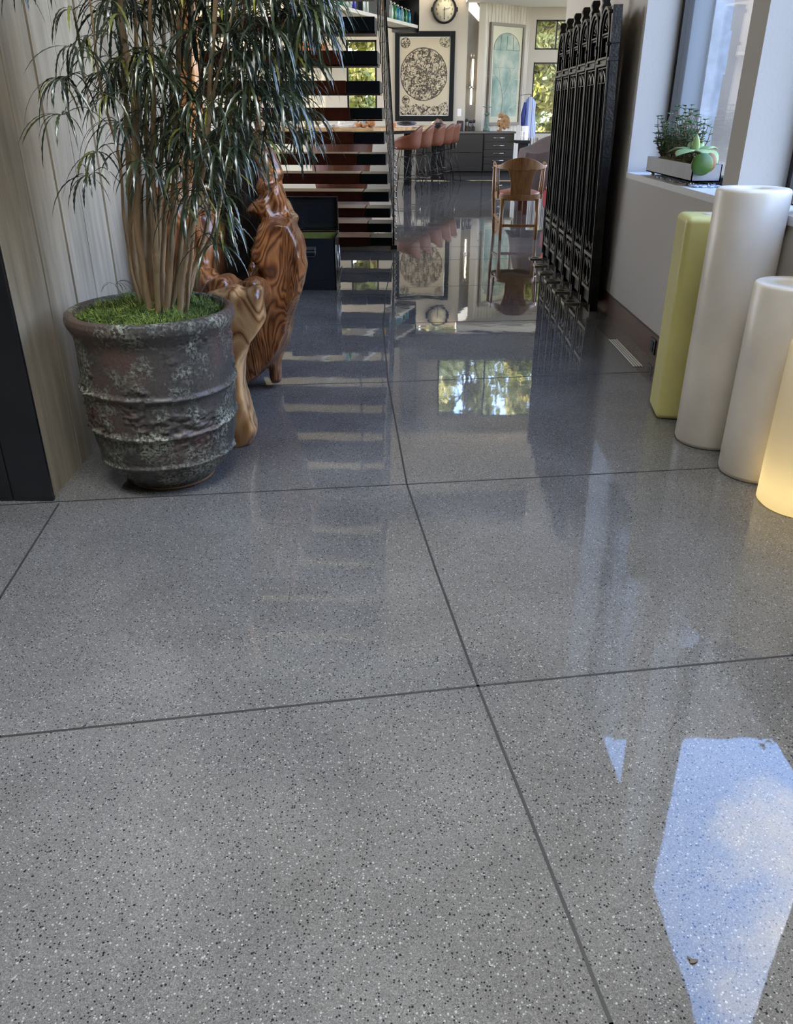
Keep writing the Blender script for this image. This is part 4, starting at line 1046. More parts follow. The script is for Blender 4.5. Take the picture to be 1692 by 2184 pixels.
# things on the bar
M['paper'] = mat('paper', (.75, .72, .66), .7, var=.15, vscale=30)
BT = 1.07
random.seed(4)
for i, (px, w, n, lb) in enumerate(((699, .20, 7, 'low stack of white papers on the left of the bar top'), (741, .30, 12, 'taller pile of papers beside the teddy bear'))):
    c = at(px, 262, 15.8); r = empty('paper_stack', (c.x, 15.8, BT), lb, 'papers')
    for k in range(n):
        g = MB(); g.cbox((0, 0, .006 + k * .0085), (w, .3, .008), Matrix.Rotation(random.uniform(-.25, .25), 4, 'Z')); g.build('sheet', M['paper'], r)
tb = empty('teddy_bear', (at(787, 265, 15.55).x, 15.55, BT), 'brown teddy bear in a grey shirt lying on the bar', 'teddy bear')
M['fur'] = mat('ginger_plush', (.36, .15, .045), .95, var=.25, vscale=40, sheen=.5, bump=.6, bscale=90)
g = MB(); g.ball((.04, 0, .075), .078, 16, 10); g.ball((.02, -.04, .14), .024, 10, 6); g.ball((.09, -.03, .135), .024, 10, 6); g.ball((.09, -.05, .06), .03, 10, 6, (1, 1, .8))
g.ball((-.10, 0, .06), .065, 14, 8, (1.3, 1, .9)); g.ball((-.19, -.06, .04), .038, 10, 6, (1.4, 1, 1)); g.ball((-.20, .05, .06), .038, 10, 6, (1.4, 1, 1)); g.ball((-.06, -.08, .04), .03, 10, 6, (1.8, 1, 1))
o = remeshed(g, 'plush_body', M['fur'], .012, 3); o.parent = tb
g = MB(); g.ball((-.09, 0, .063), .071, 14, 8, (.85, 1.02, .95)); g.build('shirt', mat('grey_knit', (.30, .32, .31), .9), tb)
c = at(842, 268, 15.9); ob = empty('orange_box', (c.x - .05, 16.25, BT), 'small orange box on the bar by the railing', 'box')
g = MB(); g.box((-.07, -.1, 0), (.07, .1, .07)); g.build('carton', mat('orange_card', (.65, .20, .06), .6), ob, bevel=.004)
hb = empty('black_tray', (at(868, 265, 16.5).x, 16.75, BT), 'black domed grill tray lying on the bar end', 'tray')
g = MB(); g.ball((0, 0, .058), .17, 24, 8, (1.15, .8, .25)); o = remeshed(g, 'dome', M['enamel'], .012, 2); o.parent = hb
g = MB(); g.box((-.22, -.15, 0), (.24, .15, .012)); g.build('base', M['white'], hb, bevel=.003)
gm = empty('geode', (at(937, 266, 18.3).x, 18.75, 0), 'dark hollow geode with pale rim beyond the stools', 'geode')
g = MB(); g.ball((0, 0, 1.04), .15, 20, 12, (1, .6, 1.0)); o = remeshed(g, 'stone_shell', mat('geode_stone', (.20, .12, .07), .5, var=.7, vscale=9), .018, 1, .05, 12); o.parent = gm
g = MB(); g.ball((.0, -.09, 1.06), .085, 16, 8, (1.1, .4, .7)); g.build('cavity', mat('dark_crystal', (.02, .02, .022), .2), gm)
g = MB(); g.box((-.14, -.1, 0), (.14, .12, .92)); g.build('pedestal', M['black'], gm)

# ------------------------------------------------------------------ grey cabinets with worktop
M['cab'] = mat('grey_oak_veneer', (.030, .025, .018), .55, var=.12, vscale=6, stretch=(6, 6, .8))
YC = 19.62
def cabinet(x0, x1, label, drawers):
    r = empty('base_cabinet', ((x0+x1)/2, YC, 0), label, 'cabinet'); hw = (x1-x0)/2
    g = MB(); g.box((-hw, .02, .10), (hw, .56, .885)); g.box((-hw, .06, 0), (hw, .5, .10)); g.build('carcass', M['cab'], r)
    if drawers:
        zs = [.11, .26, .41, .56, .72, .875]
        for a, b_ in zip(zs[:-1], zs[1:]):
            g = MB(); g.box((-hw+.02, 0, a), (hw-.02, .022, b_-.008)); d = g.build('drawer', M['cab'], r, bevel=.002)
            g = MB(); z = (a+b_)/2; g.tube([(-.12, -.002, z), (-.12, -.03, z), (.12, -.03, z), (.12, -.002, z)], .008, 8); g.build('handle', M['chrome'], d)
    else:
        for a, b_ in ((.11, .49), (.498, .868)):
            g = MB(); g.box((-hw+.01, 0, a), (hw-.01, .022, b_)); d = g.build('door', M['cab'], r, bevel=.002)
            if a > .3: g = MB(); g.tube([(-hw+.10, -.002, .60), (-hw+.10, -.03, .60), (-hw+.10, -.03, .78), (-hw+.10, -.002, .78)], .009, 8); g.build('handle', M['chrome'], d)
cabinet(1.955, 2.64, 'grey drawer unit with five chrome pulls under the ape figure', True)
cabinet(1.24, 1.945, 'grey two panel door cabinet behind the last bar stool', False)
cabinet(.45, 1.23, 'grey door cabinet hidden behind the bar stools', False)
g = MB(); g.box((.43, YC - .02, .885), (2.67, 20.1, .925)); g.build('worktop_', None) if False else tag(g.build('worktop', mat('dark_stone_top', (.13, .12, .105), .35), None, bevel=.004), 'thin dark stone worktop running over the grey cabinets', 'worktop')
WT = .925
# items on the worktop
def X_(px, Y=19.85): return at(px, 270, Y).x
o = empty('speaker', (X_(981.5), 19.85, WT), 'squat black cylindrical speaker left of the dark jars', 'speaker')
g = MB(); g.lathe([(.07, 0), (.078, .01), (.078, .20), (.07, .215), (1e-5, .217)], n=28); g.build('housing', mat('black_fabric', (.02, .022, .024), .8), o)
for i, (px, h, lb) in enumerate(((995.5, .25, 'tallest dark glass jar, beside the black speaker'), (1003.5, .22, 'middle dark glass jar with steel lid'), (1011, .23, 'right dark glass jar nearest the bronze bird'))):
    o = empty('jar', (X_(px), 19.88, WT), lb, 'jar', 'dark jars on the worktop')
    g = MB(); g.lathe([(.034, 0), (.038, .01), (.038, h - .06), (.032, h - .04)], n=18); g.build('body', mat('smoked_glass', (.03, .026, .022), .12, spec=.8), o)
    g = MB(); g.lathe([(.036, h - .05), (.036, h), (1e-5, h + .003)], n=18); g.build('lid', M['steel'], o)
bd = empty('verdigris_figure', (X_(1037.5), 19.8, WT), 'slender green bronze figure with a crossbar beside the ape figure', 'figurine')
M['verd'] = mat('verdigris_bronze', (.10, .16, .13), .6, .4, var=.4, vscale=20)
g = MB(); g.lathe([(.075, 0), (.07, .05), (.045, .08), (.03, .20), (.026, .30)], n=16); g.ball((0, 0, .35), .06, 14, 8, (1.1, .5, .55)); g.tube([(0, 0, .36), (0, 0, .60)], .008, 6); g.tube([(-.10, 0, .50), (-.05, 0, .485), (0, 0, .48), (.06, 0, .485), (.10, 0, .49)], .007, 6)
g.build('figure', M['verd'], bd)
# crouching ape figure
ap = empty('ape_figure', (X_(1072), 19.85, WT), 'tan carved ape figure crouching with head bowed on the worktop', 'figurine')
M['ape'] = mat('tan_carved_wood', (.36, .20, .085), .6, var=.35, vscale=14, bump=.5, bscale=40)
g = MB()
g.tube([(.06, 0, .075), (.08, .0, .16), (.065, 0, .25), (.02, 0, .31)], [.10, .10, .09, .055], 14)
g.ball((-.035, -.02, .325), .062, 14, 10, (1.15, .9, .85)); g.ball((-.085, -.03, .30), .034, 10, 8)
for sy in (-1, 1):
    g.tube([(.03, sy*.07, .27), (-.05, sy*.09, .19), (-.10, sy*.06, .20 + .02*sy)], [.032, .027, .022], 10)
    g.tube([(-.10, sy*.05, .21), (-.09, sy*.05, .13), (-.07, sy*.03, .10)], [.022, .024, .02], 10)
    g.tube([(.07, sy*.06, .06), (-.03, sy*.10, .17), (-.045, sy*.09, .17)], [.045, .038, .034], 10)
    g.tube([(-.045, sy*.09, .17), (-.03, sy*.09, .06), (-.05, sy*.09, .015)], [.032, .024, .022], 10)
    g.ball((-.075, sy*.09, .015), .03, 10, 6, (1.5, .8, .5)); g.ball((-.03, sy*.06, .35), .014, 8, 6)
o = remeshed(g, 'body', M['ape'], .009, 3, .003, 20); o.parent = ap

# ------------------------------------------------------------------ wall art, clock, switch, sconce
pic = empty('framed_print', (.628, YF, 1.13), 'large framed sepia print of a round crowded map', 'picture')
hw, hh = .662, .88
g = MB(); fw = .105
for a, b_ in (((-hw, -.04, 0), (-hw+fw, 0, 2*hh)), ((hw-fw, -.04, 0), (hw, 0, 2*hh)), ((-hw+fw, -.04, 0), (hw-fw, 0, fw)), ((-hw+fw, -.04, 2*hh-fw), (hw-fw, 0, 2*hh))): g.box(a, b_)
g.build('frame', M['black'], pic, bevel=.006)
M['mapart'], nt, b = new_mat('sepia_map_print')
t = N(nt, 'ShaderNodeTexCoord')
def circ(cx, cz, r, w):
    mp = N(nt, 'ShaderNodeMapping'); mp.inputs['Location'].default_value = (-cx, 0, -cz); nt.links.new(t.outputs['Object'], mp.inputs[0])
    mp2 = N(nt, 'ShaderNodeVectorMath', operation='MULTIPLY'); nt.links.new(mp.outputs[0], mp2.inputs[0]); mp2.inputs[1].default_value = (1, 0, 1)
    ln = N(nt, 'ShaderNodeVectorMath', operation='LENGTH'); nt.links.new(mp2.outputs[0], ln.inputs[0])
    nz = N(nt, 'ShaderNodeTexNoise'); nz.inputs['Scale'].default_value = 6; nt.links.new(t.outputs['Object'], nz.inputs['Vector'])
    ad = N(nt, 'ShaderNodeMath', operation='MULTIPLY_ADD'); nt.links.new(nz.outputs['Fac'], ad.inputs[0]); ad.inputs[1].default_value = .03; nt.links.new(ln.outputs['Value'], ad.inputs[2])
    inside = N(nt, 'ShaderNodeMath', operation='LESS_THAN'); nt.links.new(ad.outputs[0], inside.inputs[0]); inside.inputs[1].default_value = r + .015
    df = N(nt, 'ShaderNodeMath', operation='SUBTRACT'); nt.links.new(ad.outputs[0], df.inputs[0]); df.inputs[1].default_value = r + .015
    ab = N(nt, 'ShaderNodeMath', operation='ABSOLUTE'); nt.links.new(df.outputs[0], ab.inputs[0])
    rg = N(nt, 'ShaderNodeMath', operation='LESS_THAN'); nt.links.new(ab.outputs[0], rg.inputs[0]); rg.inputs[1].default_value = w
    return inside, rg
nI = N(nt, 'ShaderNodeTexNoise'); nI.inputs['Scale'].default_value = 25; nI.inputs['Detail'].default_value = 6; nI.inputs['Distortion'].default_value = 1.2; nt.links.new(t.outputs['Object'], nI.inputs['Vector'])
ink = ramp(nt, [(.495, (0, 0, 0)), (.53, (1, 1, 1))]); nt.links.new(nI.outputs['Fac'], ink.inputs[0])
nR = N(nt, 'ShaderNodeTexNoise'); nR.inputs['Scale'].default_value = 3.2; nR.inputs['Detail'].default_value = 3; nt.links.new(t.outputs['Object'], nR.inputs['Vector'])
riv = ramp(nt, [(.475, (0, 0, 0)), (.49, (1, 1, 1)), (.505, (1, 1, 1)), (.52, (0, 0, 0))]); nt.links.new(nR.outputs['Fac'], riv.inputs[0])
mI = N(nt, 'ShaderNodeMath', operation='MAXIMUM'); nt.links.new(ink.outputs[0], mI.inputs[0]); nt.links.new(riv.outputs[0], mI.inputs[1])
acc = None
for k, (cx, cz, r, w) in enumerate(((-.02, .93, .515, .009), (-.43, 1.54, .10, .005), (.45, 1.57, .12, .005), (-.42, .42, .085, .005))):
    inside, rg = circ(cx, cz, r, w)
    m1 = N(nt, 'ShaderNodeMath', operation='MULTIPLY'); nt.links.new(inside.outputs[0], m1.inputs[0]); nt.links.new(mI.outputs[0], m1.inputs[1])
    m2 = N(nt, 'ShaderNodeMath', operation='MAXIMUM'); nt.links.new(m1.outputs[0], m2.inputs[0]); nt.links.new(rg.outputs[0], m2.inputs[1])
    if acc: m3 = N(nt, 'ShaderNodeMath', operation='MAXIMUM'); nt.links.new(acc, m3.inputs[0]); nt.links.new(m2.outputs[0], m3.inputs[1]); acc = m3.outputs[0]
    else: acc = m2.outputs[0]
sx_ = N(nt, 'ShaderNodeSeparateXYZ'); nt.links.new(t.outputs['Object'], sx_.inputs[0])
wz = N(nt, 'ShaderNodeMath', operation='MULTIPLY_ADD'); nt.links.new(nR.outputs['Fac'], wz.inputs[0]); wz.inputs[1].default_value = .5; nt.links.new(sx_.outputs[2], wz.inputs[2])
low = N(nt, 'ShaderNodeMath', operation='LESS_THAN'); nt.links.new(wz.outputs[0], low.inputs[0]); low.inputs[1].default_value = .58
ml_ = N(nt, 'ShaderNodeMath', operation='MULTIPLY'); nt.links.new(low.outputs[0], ml_.inputs[0]); nt.links.new(ink.outputs[0], ml_.inputs[1])
m3 = N(nt, 'ShaderNodeMath', operation='MAXIMUM'); nt.links.new(acc, m3.inputs[0]); nt.links.new(ml_.outputs[0], m3.inputs[1])
cm = N(nt, 'ShaderNodeMixRGB'); nt.links.new(m3.outputs[0], cm.inputs[0]); cm.inputs[1].default_value = (.66, .54, .38, 1); cm.inputs[2].default_value = (.07, .05, .035, 1); nt.links.new(cm.outputs[0], b.inputs['Base Color']); b.inputs['Roughness'].default_value = .5
g = MB(); g.box((-hw+fw-.01, -.02, fw-.01), (hw-fw+.01, -.012, 2*hh-fw+.01)); g.build('print', M['mapart'], pic)
g = MB(); g.box((-hw+fw, -.012-.012, fw), (-hw+fw+.015, -.022, 2*hh-fw)); g.box((-hw+fw, -.024, fw), (hw-fw, -.022, fw+.015)); g.box((hw-fw-.015, -.024, fw), (hw-fw, -.022, 2*hh-fw)); g.box((-hw+fw, -.024, 2*hh-fw-.015), (hw-fw, -.022, 2*hh-fw)); g.build('mat_edge', M['white'], pic)
g = MB(); g.box((-hw+fw, -.032, fw), (hw-fw, -.029, 2*hh-fw)); g.build('glazing', M['glass'], pic)

ck = empty('wall_clock', (1.035, YF, 3.29), 'round black rimmed wall clock with cream dial above the print', 'clock')
def rot_y(g): 
    g.v = [Vector((p.x, -p.z, p.y)) for p in g.v]; return g
g = MB(); g.lathe([(.265, 0), (.27, .02), (.262, .075), (.245, .085), (.228, .07), (.225, .045)], n=48); rot_y(g).build('case', M['black'], ck)
g = MB(); g.lathe([(.226, .035), (.226, .05), (1e-5, .0505)], n=48); rot_y(g).build('dial', mat('cream_dial', (.80, .73, .52), .5), ck)
for s_ in (-1, 1): g = MB(); g.box((s_*.27 - .02, -.07, -.04), (s_*.27 + .02, 0, .04)); g.build('lug', M['black'], ck, bevel=.005)
def hand(ang, L, w, name): 
    g = MB(); d = Vector((math.sin(ang), 0, math.cos(ang))); g.bar(Vector((0, -.056, 0)) - d * .04, Vector((0, -.056, 0)) + d * L, w, .004); g.build(name, M['black'], ck)
hand(math.radians(76), .13, .016, 'hour_hand'); hand(math.radians(180), .185, .011, 'minute_hand')
for k in range(1, 13):
    cu = bpy.data.curves.new('numeral', 'FONT'); cu.body = str(k); cu.size = .055; cu.extrude = .001; cu.align_x = 'CENTER'; cu.align_y = 'CENTER'
    tmp = bpy.data.objects.new('tmp', cu); COL.objects.link(tmp); dg = bpy.context.evaluated_depsgraph_get(); me = bpy.data.meshes.new_from_object(tmp.evaluated_get(dg)); bpy.data.objects.remove(tmp)
    me.materials.clear(); me.materials.append(M['steel']); a = 2*PI*k/12
    me.transform(Matrix.Translation((.17*math.sin(a), -.053, .17*math.cos(a))) @ Matrix.Rotation(PI/2, 4, 'X')); o = bpy.data.objects.new('numeral', me); COL.objects.link(o); o.parent = ck
sw_ = empty('light_switch', (1.43, YF, 1.30), 'white rectangular light switch on the cream wall right of the print', 'switch')
g = MB(); g.box((-.045, -.008, -.075), (.045, 0, .075)); g.build('plate', M['white'], sw_, bevel=.003)
g = MB(); g.box((-.015, -.014, -.03), (.015, -.006, .03)); g.build('rocker', M['white'], sw_)
scn = empty('wall_sconce', (1.685, 20.28, 1.46), 'tall glass tube wall sconce in the grey recess', 'sconce')
M['lampg'] = mat('lit_tube', (1, .95, .85), .3); q = M['lampg'].node_tree.nodes['Principled BSDF']; q.inputs['Emission Color'].default_value = (1, .93, .78, 1); q.inputs['Emission Strength'].default_value = 3
g = MB(); g.lathe([(.068, .36), (.072, .38), (.072, .93), (.066, .94)], (0, -.09, 0), 24); g.build('glass_shade', glass_mat('tube_glass', (.86, .84, .80)), scn)
g = MB(); g.lathe([(.022, .38), (.022, .90)], (.012, -.09, 0), 12); g.lathe([(.02, 0), (.02, .32)], (0, -.09, 0), 12); g.build('lamp_tube', M['lampg'], scn)
g = MB(); g.lathe([(.035, .32), (.075, .355), (.03, .375)], (0, -.09, 0), 20); g.tube([(0, 0, .35), (0, -.09, .35)], .012, 8); g.tube([(-.03, -.09, .93), (-.03, -.09, 1.0)], .012, 8); g.tube([(.03, -.09, .93), (.03, -.09, 1.0)], .012, 8); g.build('bracket', M['chrome'], scn)

# glazed artwork on the slatted wall
def on_panel(px, py):
    # intersection of the pixel ray with the slatted wall plane
    u = (px - 846) / FPX; v = (py - 1092) / FPX; d = Vector((u, CT - v*ST, -ST - v*CT)); nrm = Vector((math.sin(ang), -math.cos(ang), 0)); o_ = Vector((0, 0, EYE))
    t_ = (PA - o_).dot(nrm) / d.dot(nrm); p = o_ + d * t_; return ((p - PA).dot(Vector((math.cos(ang), math.sin(ang), 0))), p.z)
a0 = on_panel(1045, 47); a1 = on_panel(1121, 266)
fa = empty('framed_glazed_artwork', PA, 'tall framed artwork behind reflective glass on the slatted wall', 'picture', rz=ang)
x0, x1, z0, z1 = max(.05, a0[0]), min(LP - .2, a1[0]), a1[1], a0[1]
g = MB(); f_ = .06
for a, b_ in (((x0, -.07, z0), (x0+f_, 0, z1)), ((x1-f_, -.07, z0), (x1, 0, z1)), ((x0+f_, -.07, z0), (x1-f_, 0, z0+f_)), ((x0+f_, -.07, z1-f_), (x1-f_, 0, z1))): g.box(a, b_)
g.build('frame', mat('grey_wood_frame', (.22, .19, .15), .5), fa, bevel=.004)
m_, nt, b = new_mat('pale_arch_artwork'); t = N(nt, 'ShaderNodeTexCoord'); n_ = N(nt, 'ShaderNodeTexNoise'); n_.inputs['Scale'].default_value = 2.4; n_.inputs['Detail'].default_value = 4; nt.links.new(t.outputs['Object'], n_.inputs['Vector'])
r_ = ramp(nt, [(.3, (.16, .26, .22)), (.5, (.36, .44, .36)), (.65, (.62, .62, .48)), (.8, (.45, .28, .16))]); nt.links.new(n_.outputs['Fac'], r_.inputs[0]); nt.links.new(r_.outputs[0], b.inputs['Base Color']); b.inputs['Roughness'].default_value = .12; b.inputs['Coat Weight'].default_value = 1; b.inputs['Coat Roughness'].default_value = .02
g = MB(); g.box((x0+f_-.01, -.03, z0+f_-.01), (x1-f_+.01, -.02, z1-f_+.01)); g.build('artwork', mat('cream_sheet', (.66, .60, .42), .4), fa)
g = MB(); cx = (x0+x1)/2; w_ = (x1-x0)/2 - f_ - .07; zs = z1 - f_ - .12 - w_ * .8
g.prism([(cx-w_, z0+f_+.12), (cx+w_, z0+f_+.12), (cx+w_, zs)] + [(cx + w_*math.cos(PI*k/20), zs + w_*.8*math.sin(PI*k/20)) for k in range(1, 20)] + [(cx-w_, zs)], -.034, -.031); g.build('arch_image', m_, fa)
m_ = mat('arch_leading', (.10, .11, .09), .5)
g = MB(); zq = zs
for k in range(20): g.bar((cx + w_*math.cos(PI*k/20), -.036, zq + w_*.8*math.sin(PI*k/20)), (cx + w_*math.cos(PI*(k+1)/20), -.036, zq + w_*.8*math.sin(PI*(k+1)/20)), .01, .004)
g.bar((cx-w_, -.036, zq), (cx+w_, -.036, zq), .012, .004); g.bar((cx-w_, -.036, zq-.35), (cx+w_, -.036, zq-.35), .008, .004)
for k in (-.5, 0, .5): g.bar((cx + k*w_, -.036, zq), (cx + k*w_*.9, -.036, zq + w_*.65), .008, .004)
g.build('leading', m_, fa)
m_ = mat('pale_branch_reflection', (.85, .82, .70), .5); g = MB(); random.seed(17)  # pale branches painted as a reflection in the artwork glass
def br(p, d, L, w, dep):
    q = p + d * L; g.bar(p, q, w, .004)
    if dep:
        for s_ in (-1, 1): br(q, (Matrix.Rotation(s_ * random.uniform(.25, .6), 3, 'Y') @ d), L * .68, w * .65, dep - 1)
br(Vector((cx - .08, -.040, z0 + .15)), Vector((.05, 0, 1)).normalized(), .45, .04, 4); br(Vector((cx + .02, -.038, z0 + .12)), Vector((.6, 0, .9)).normalized(), .28, .02, 3)
g.build('branch_reflection', m_, fa)
g = MB(); g.box((x0+f_, -.062, z0+f_), (x1-f_, -.058, z1-f_)); g.build('glazing', M['glass'], fa)

# ------------------------------------------------------------------ suspended shelf of bottles
SA = Vector((-1.35, 15.05, 2.95)); SB = Vector((.43, 19.55, 2.95)); dS = (SB - SA).normalized(); angS = math.atan2(dS.y, dS.x); LS = (SB - SA).length
sh = empty('bottle_shelf', SA, 'long pale suspended shelf with a black end case above the bar', 'shelf', rz=angS)
g = MB(); g.box((-.6, -.02, -.06), (LS, .42, 0)); g.build('shelf_board', mat('pale_shelf', (.60, .56, .48), .45), sh, bevel=.003)
g = MB(); g.box((LS - .9, .40, -.08), (LS + .02, .43, 1.0)); g.box((LS, -.04, -.14), (LS + .03, .43, 1.0)); g.box((LS - .35, .0, -.14), (LS + .02, .43, -.06)); g.build('end_case', M['black'], sh)
g = MB(); g.box((-.6, -.02, .46), (LS, .42, .50)); g.build('upper_board', mat('pale_shelf2', (.60, .56, .48), .45), sh)
for x in (1.95, 3.22):
    g = MB(); g.box((x, -.02, 0), (x + .03, .42, .46)); g.build('divider', M['black'], sh)
    g = MB(); g.box((x, .15, .5), (x + .03, .2, 3.2)); g.build('hanger_rod', M['black'], sh)
def bottle(px, col, h, lb, kind='siphon'):
    # position along the shelf line from the bottle's bearing
    u = (px - 846) / FPX; nS = Vector((-dS.y, dS.x, 0)); P0 = SA + nS * .10; k = (P0.z - EYE)
    tt = (u * (P0.y * CT - k * ST) - P0.x) / (dS.x - u * dS.y * CT); p = P0 + dS * tt
    if not (0 <= tt <= LS - .05): return
    r = empty('siphon_bottle', (p.x, p.y, 2.95), lb, 'bottle', 'coloured soda siphon bottles on the shelf')
    m_ = mat('bottle_glass', col, .12, trans=.35, spec=.7); g = MB()
    g.lathe([(.036, 0), (.042, .01), (.042, h*.62), (.030, h*.75), (.014, h*.84), (.013, h*.88)], n=16); g.build('glass_body', m_, r)
    g = MB(); g.lathe([(.016, h*.86), (.018, h*.92), (.010, h*.97), (.008, h)], n=12); g.tube([(0, 0, h*.95), (-.03, -.01, h*.97), (-.045, -.015, h*.9)], .006, 6); g.build('siphon_head', M['chrome'], r)
A_ = (.45, .22, .04); B_ = (.75, .70, .62); C_ = (.55, .62, .58); G_ = (.03, .22, .06); L_ = (.02, .25, .42); K_ = (.20, .42, .50); D_ = (.05, .05, .50); E_ = (.50, .62, .55)
for px, col, h, lb in ((817, A_, .30, 'amber siphon bottle right beside the stair railing'), (826, B_, .36, 'frosted white siphon bottle, second right of the railing'), (834.5, C_, .33, 'clear grey siphon bottle between the white and the first green one'), (842, G_, .32, 'dark green siphon bottle, fourth right of the railing'),
                       (849.5, L_, .30, 'deep blue siphon bottle left of the pale blue one'), (857.5, K_, .29, 'pale blue siphon bottle third from the shelf end'), (865.5, G_, .28, 'green siphon bottle second from the shelf end'), (872.5, L_, .27, 'teal blue siphon bottle at the black shelf end'),
                       (782, C_, .36, 'clear bottle nearest left of the stair post'), (773, E_, .36, 'pale green clear bottle second left of the stair post'), (764, E_, .37, 'clear bottle just right of the cobalt one'), (755, D_, .40, 'cobalt blue bottle left of the stair post'), (746, C_, .40, 'clear bottle just left of the cobalt one'), (737, E_, .40, 'pale bottle two left of the cobalt one'),
                       (728, G_, .42, 'green bottle three left of the cobalt one'), (720, K_, .42, 'blue bottle four left of the cobalt one')):
    bottle(px, col, h, lb)

# ------------------------------------------------------------------ kitchen wall behind the stairs
M['cream_wood'] = mat('cream_wood', (.78, .70, .50), .5)
M['copper'] = mat('copper', (.85, .42, .26), .22, 1)
for i, (px, Y, lb) in enumerate(((640, 18.9, 'leftmost polished copper pot on the high shelf behind the stairs'), (664, 18.9, 'polished copper pot left of the smallest one'), (690, 18.9, 'smallest copper pot nearest the small far window'))):
    p = at(px, 107, Y); r = empty('copper_pot', (p.x, Y, 2.42), lb, 'pot', 'copper pots on the high shelf'); s_ = (.56, .56, .5)[i]
    g = MB(); g.lathe([(.15*s_, 0), (.17*s_, .02), (.17*s_, .30*s_), (.18*s_, .31*s_), (.165*s_, .31*s_), (.16*s_, .04), (1e-5, .035)], n=28); g.build('vessel', M['copper'], r)
    g = MB(); g.tube([(.17*s_, 0, .24*s_), (.23*s_, 0, .24*s_), (.23*s_, 0, .14*s_), (.17*s_, 0, .14*s_)], .01, 8); g.build('handle', M['copper'], r)
hs = empty('wall_shelf', (-2.2, 19.0, 2.36), 'cream wall shelf holding the copper pots', 'shelf')
g = MB(); g.box((-2.2, -.25, 0), (.75, 1.2, .06)); g.build('board', M['cream_wood'], hs)
for i, px in enumerate((656, 684)):
    p = at(px, 262, 17.6); r = empty('lantern', (p.x, 17.6, BT - .02), ('left' if i == 0 else 'right') + ' of two tall cream wood lantern frames on the back counter', 'lantern', 'cream lanterns on the back counter')
    g = MB(); w = .085; h = .95
    for sx in (-1, 1):
        for sy in (-1, 1): g.cbox((sx*w, sy*w, h/2), (.045, .045, h))
    for z in (.02, .36, .82): 
        for s_ in (-1, 1): g.cbox((0, s_*w, z), (w*2, .03, .05)); g.cbox((s_*w, 0, z), (.03, w*2, .05))
    g.build('wooden_frame', M['cream_wood'], r, bevel=.004)
    g = MB(); g.lathe([(.05, .0), (.05, .20), (1e-5, .2)], n=16); g.build('candle', M['wax_w'], r)
bc = empty('back_counter', (-1.9, 17.75, 0), 'pale panelled counter behind the bar seen under the stairs', 'counter')
g = MB(); g.box((-1.6, -.3, 0), (1.1, .3, BT - .06)); g.build('body', M['cream_wood'], bc)
g = MB(); g.box((-1.65, -.35, BT - .06), (1.15, .35, BT - .02)); g.build('top', M['white'], bc)
hp = empty('wicker_hoops', (at(758, 250, 16.9).x, 16.9, BT), 'pair of crossed brown hoop handles standing on the bar', 'hoops')
for s_ in (-1, 1):
    g = MB(); g.tube([(s_*.07 + .14*math.cos(PI*k/16), 0, .0 + .2*math.sin(PI*k/16)) for k in range(17)], .012, 8); g.build('hoop', M['redwood'], hp)
bs = empty('brass_sphere', (at(572, 318, 10.5).x, 10.5, 0), 'shiny brass ball on a dark post beyond the root wood neck', 'sphere')
g = MB(); g.ball((0, 0, .86), .105, 28, 18); g.build('ball', mat('brass', (.42, .34, .10), .12, 1), bs)
g = MB(); g.lathe([(.09, 0), (.09, .02), (.02, .04), (.02, .76)], n=16); g.build('post', M['black'], bs)
pp = empty('panelled_screen', (-2.75, 14.0, 0), 'cream vertical board screen seen low under the stairs', 'screen')
g = MB()
for k in range(14): g.box((-.8 + k*.095, 0, 0), (-.8 + k*.095 + .09, .03, .95))
g.build('board', M['cream_wood'], pp)

# ------------------------------------------------------------------ right hand sitting area
M['cloth'] = mat('mauve_cloth', (.095, .068, .062), .9, var=.08, vscale=6)
tb2 = empty('covered_table', (2.35, 12.6, 0), 'table under a mauve brown cloth cover rising to a peak, behind the wooden chair', 'table')
g = MB(); n, m_ = 30, 24; vs = []; fs = []
for j_ in range(m_ + 1):
    for i in range(n + 1):
        u_, v_ = i / n, j_ / m_; x = 1.70 + 1.7 * u_; y = 12.1 + .75 * v_
        pk = .24 * min(1, max(0, u_ - .03) / .33) * min(1, v_ / .7); z = .81 + pk + .01 * math.sin(u_ * 30)
        e_ = min(u_, v_, 1 - u_, 1 - v_)
        if e_ < .04: z = .30; x += (-.04 if u_ < .04 else (.04 if u_ > .96 else 0)); y += (-.04 if v_ < .04 else (.04 if v_ > .96 else 0)); x += .015 * math.sin(v_ * 40); y += .015 * math.sin(u_ * 50)
        vs.append((x, y, z))
for j_ in range(m_):
    for i in range(n): fs.append((j_*(n+1)+i, j_*(n+1)+i+1, (j_+1)*(n+1)+i+1, (j_+1)*(n+1)+i))
g.add(vs, fs, True); g.build('cloth_cover', M['cloth'], tb2, world=True)
for x in (1.85, 3.3):
    for y in (12.2, 12.72): g = MB(); g.box((x-.03, y-.03, 0), (x+.03, y+.03, .79)); g.build('leg', M['redwood'], tb2, world=True)
rcx = empty('red_armchair', (2.33, 11.4, 0), 'dark red armchair with an orange cushion behind the wooden chair', 'chair')
M['redf'] = mat('deep_red_velvet', (.22, .012, .010), .6, var=.2)
g = MB(); g.box((-.32, -.3, .15), (.32, .3, .38)); g.build('seat', M['redf'], rcx, bevel=.04, seg=3)
g = MB(); g.box((.12, -.3, .30), (.34, .3, .62)); g.build('backrest', M['redf'], rcx, bevel=.05, seg=3)
for sx in (-.27, .27):
    for sy in (-.25, .25): g = MB(); g.box((sx-.02, sy-.02, 0), (sx+.02, sy+.02, .16)); g.build('leg', M['black'], rcx)
cu_ = empty('orange_cushion', (2.13, 11.25, .385), 'bright orange cushion lying on the red armchair', 'cushion')
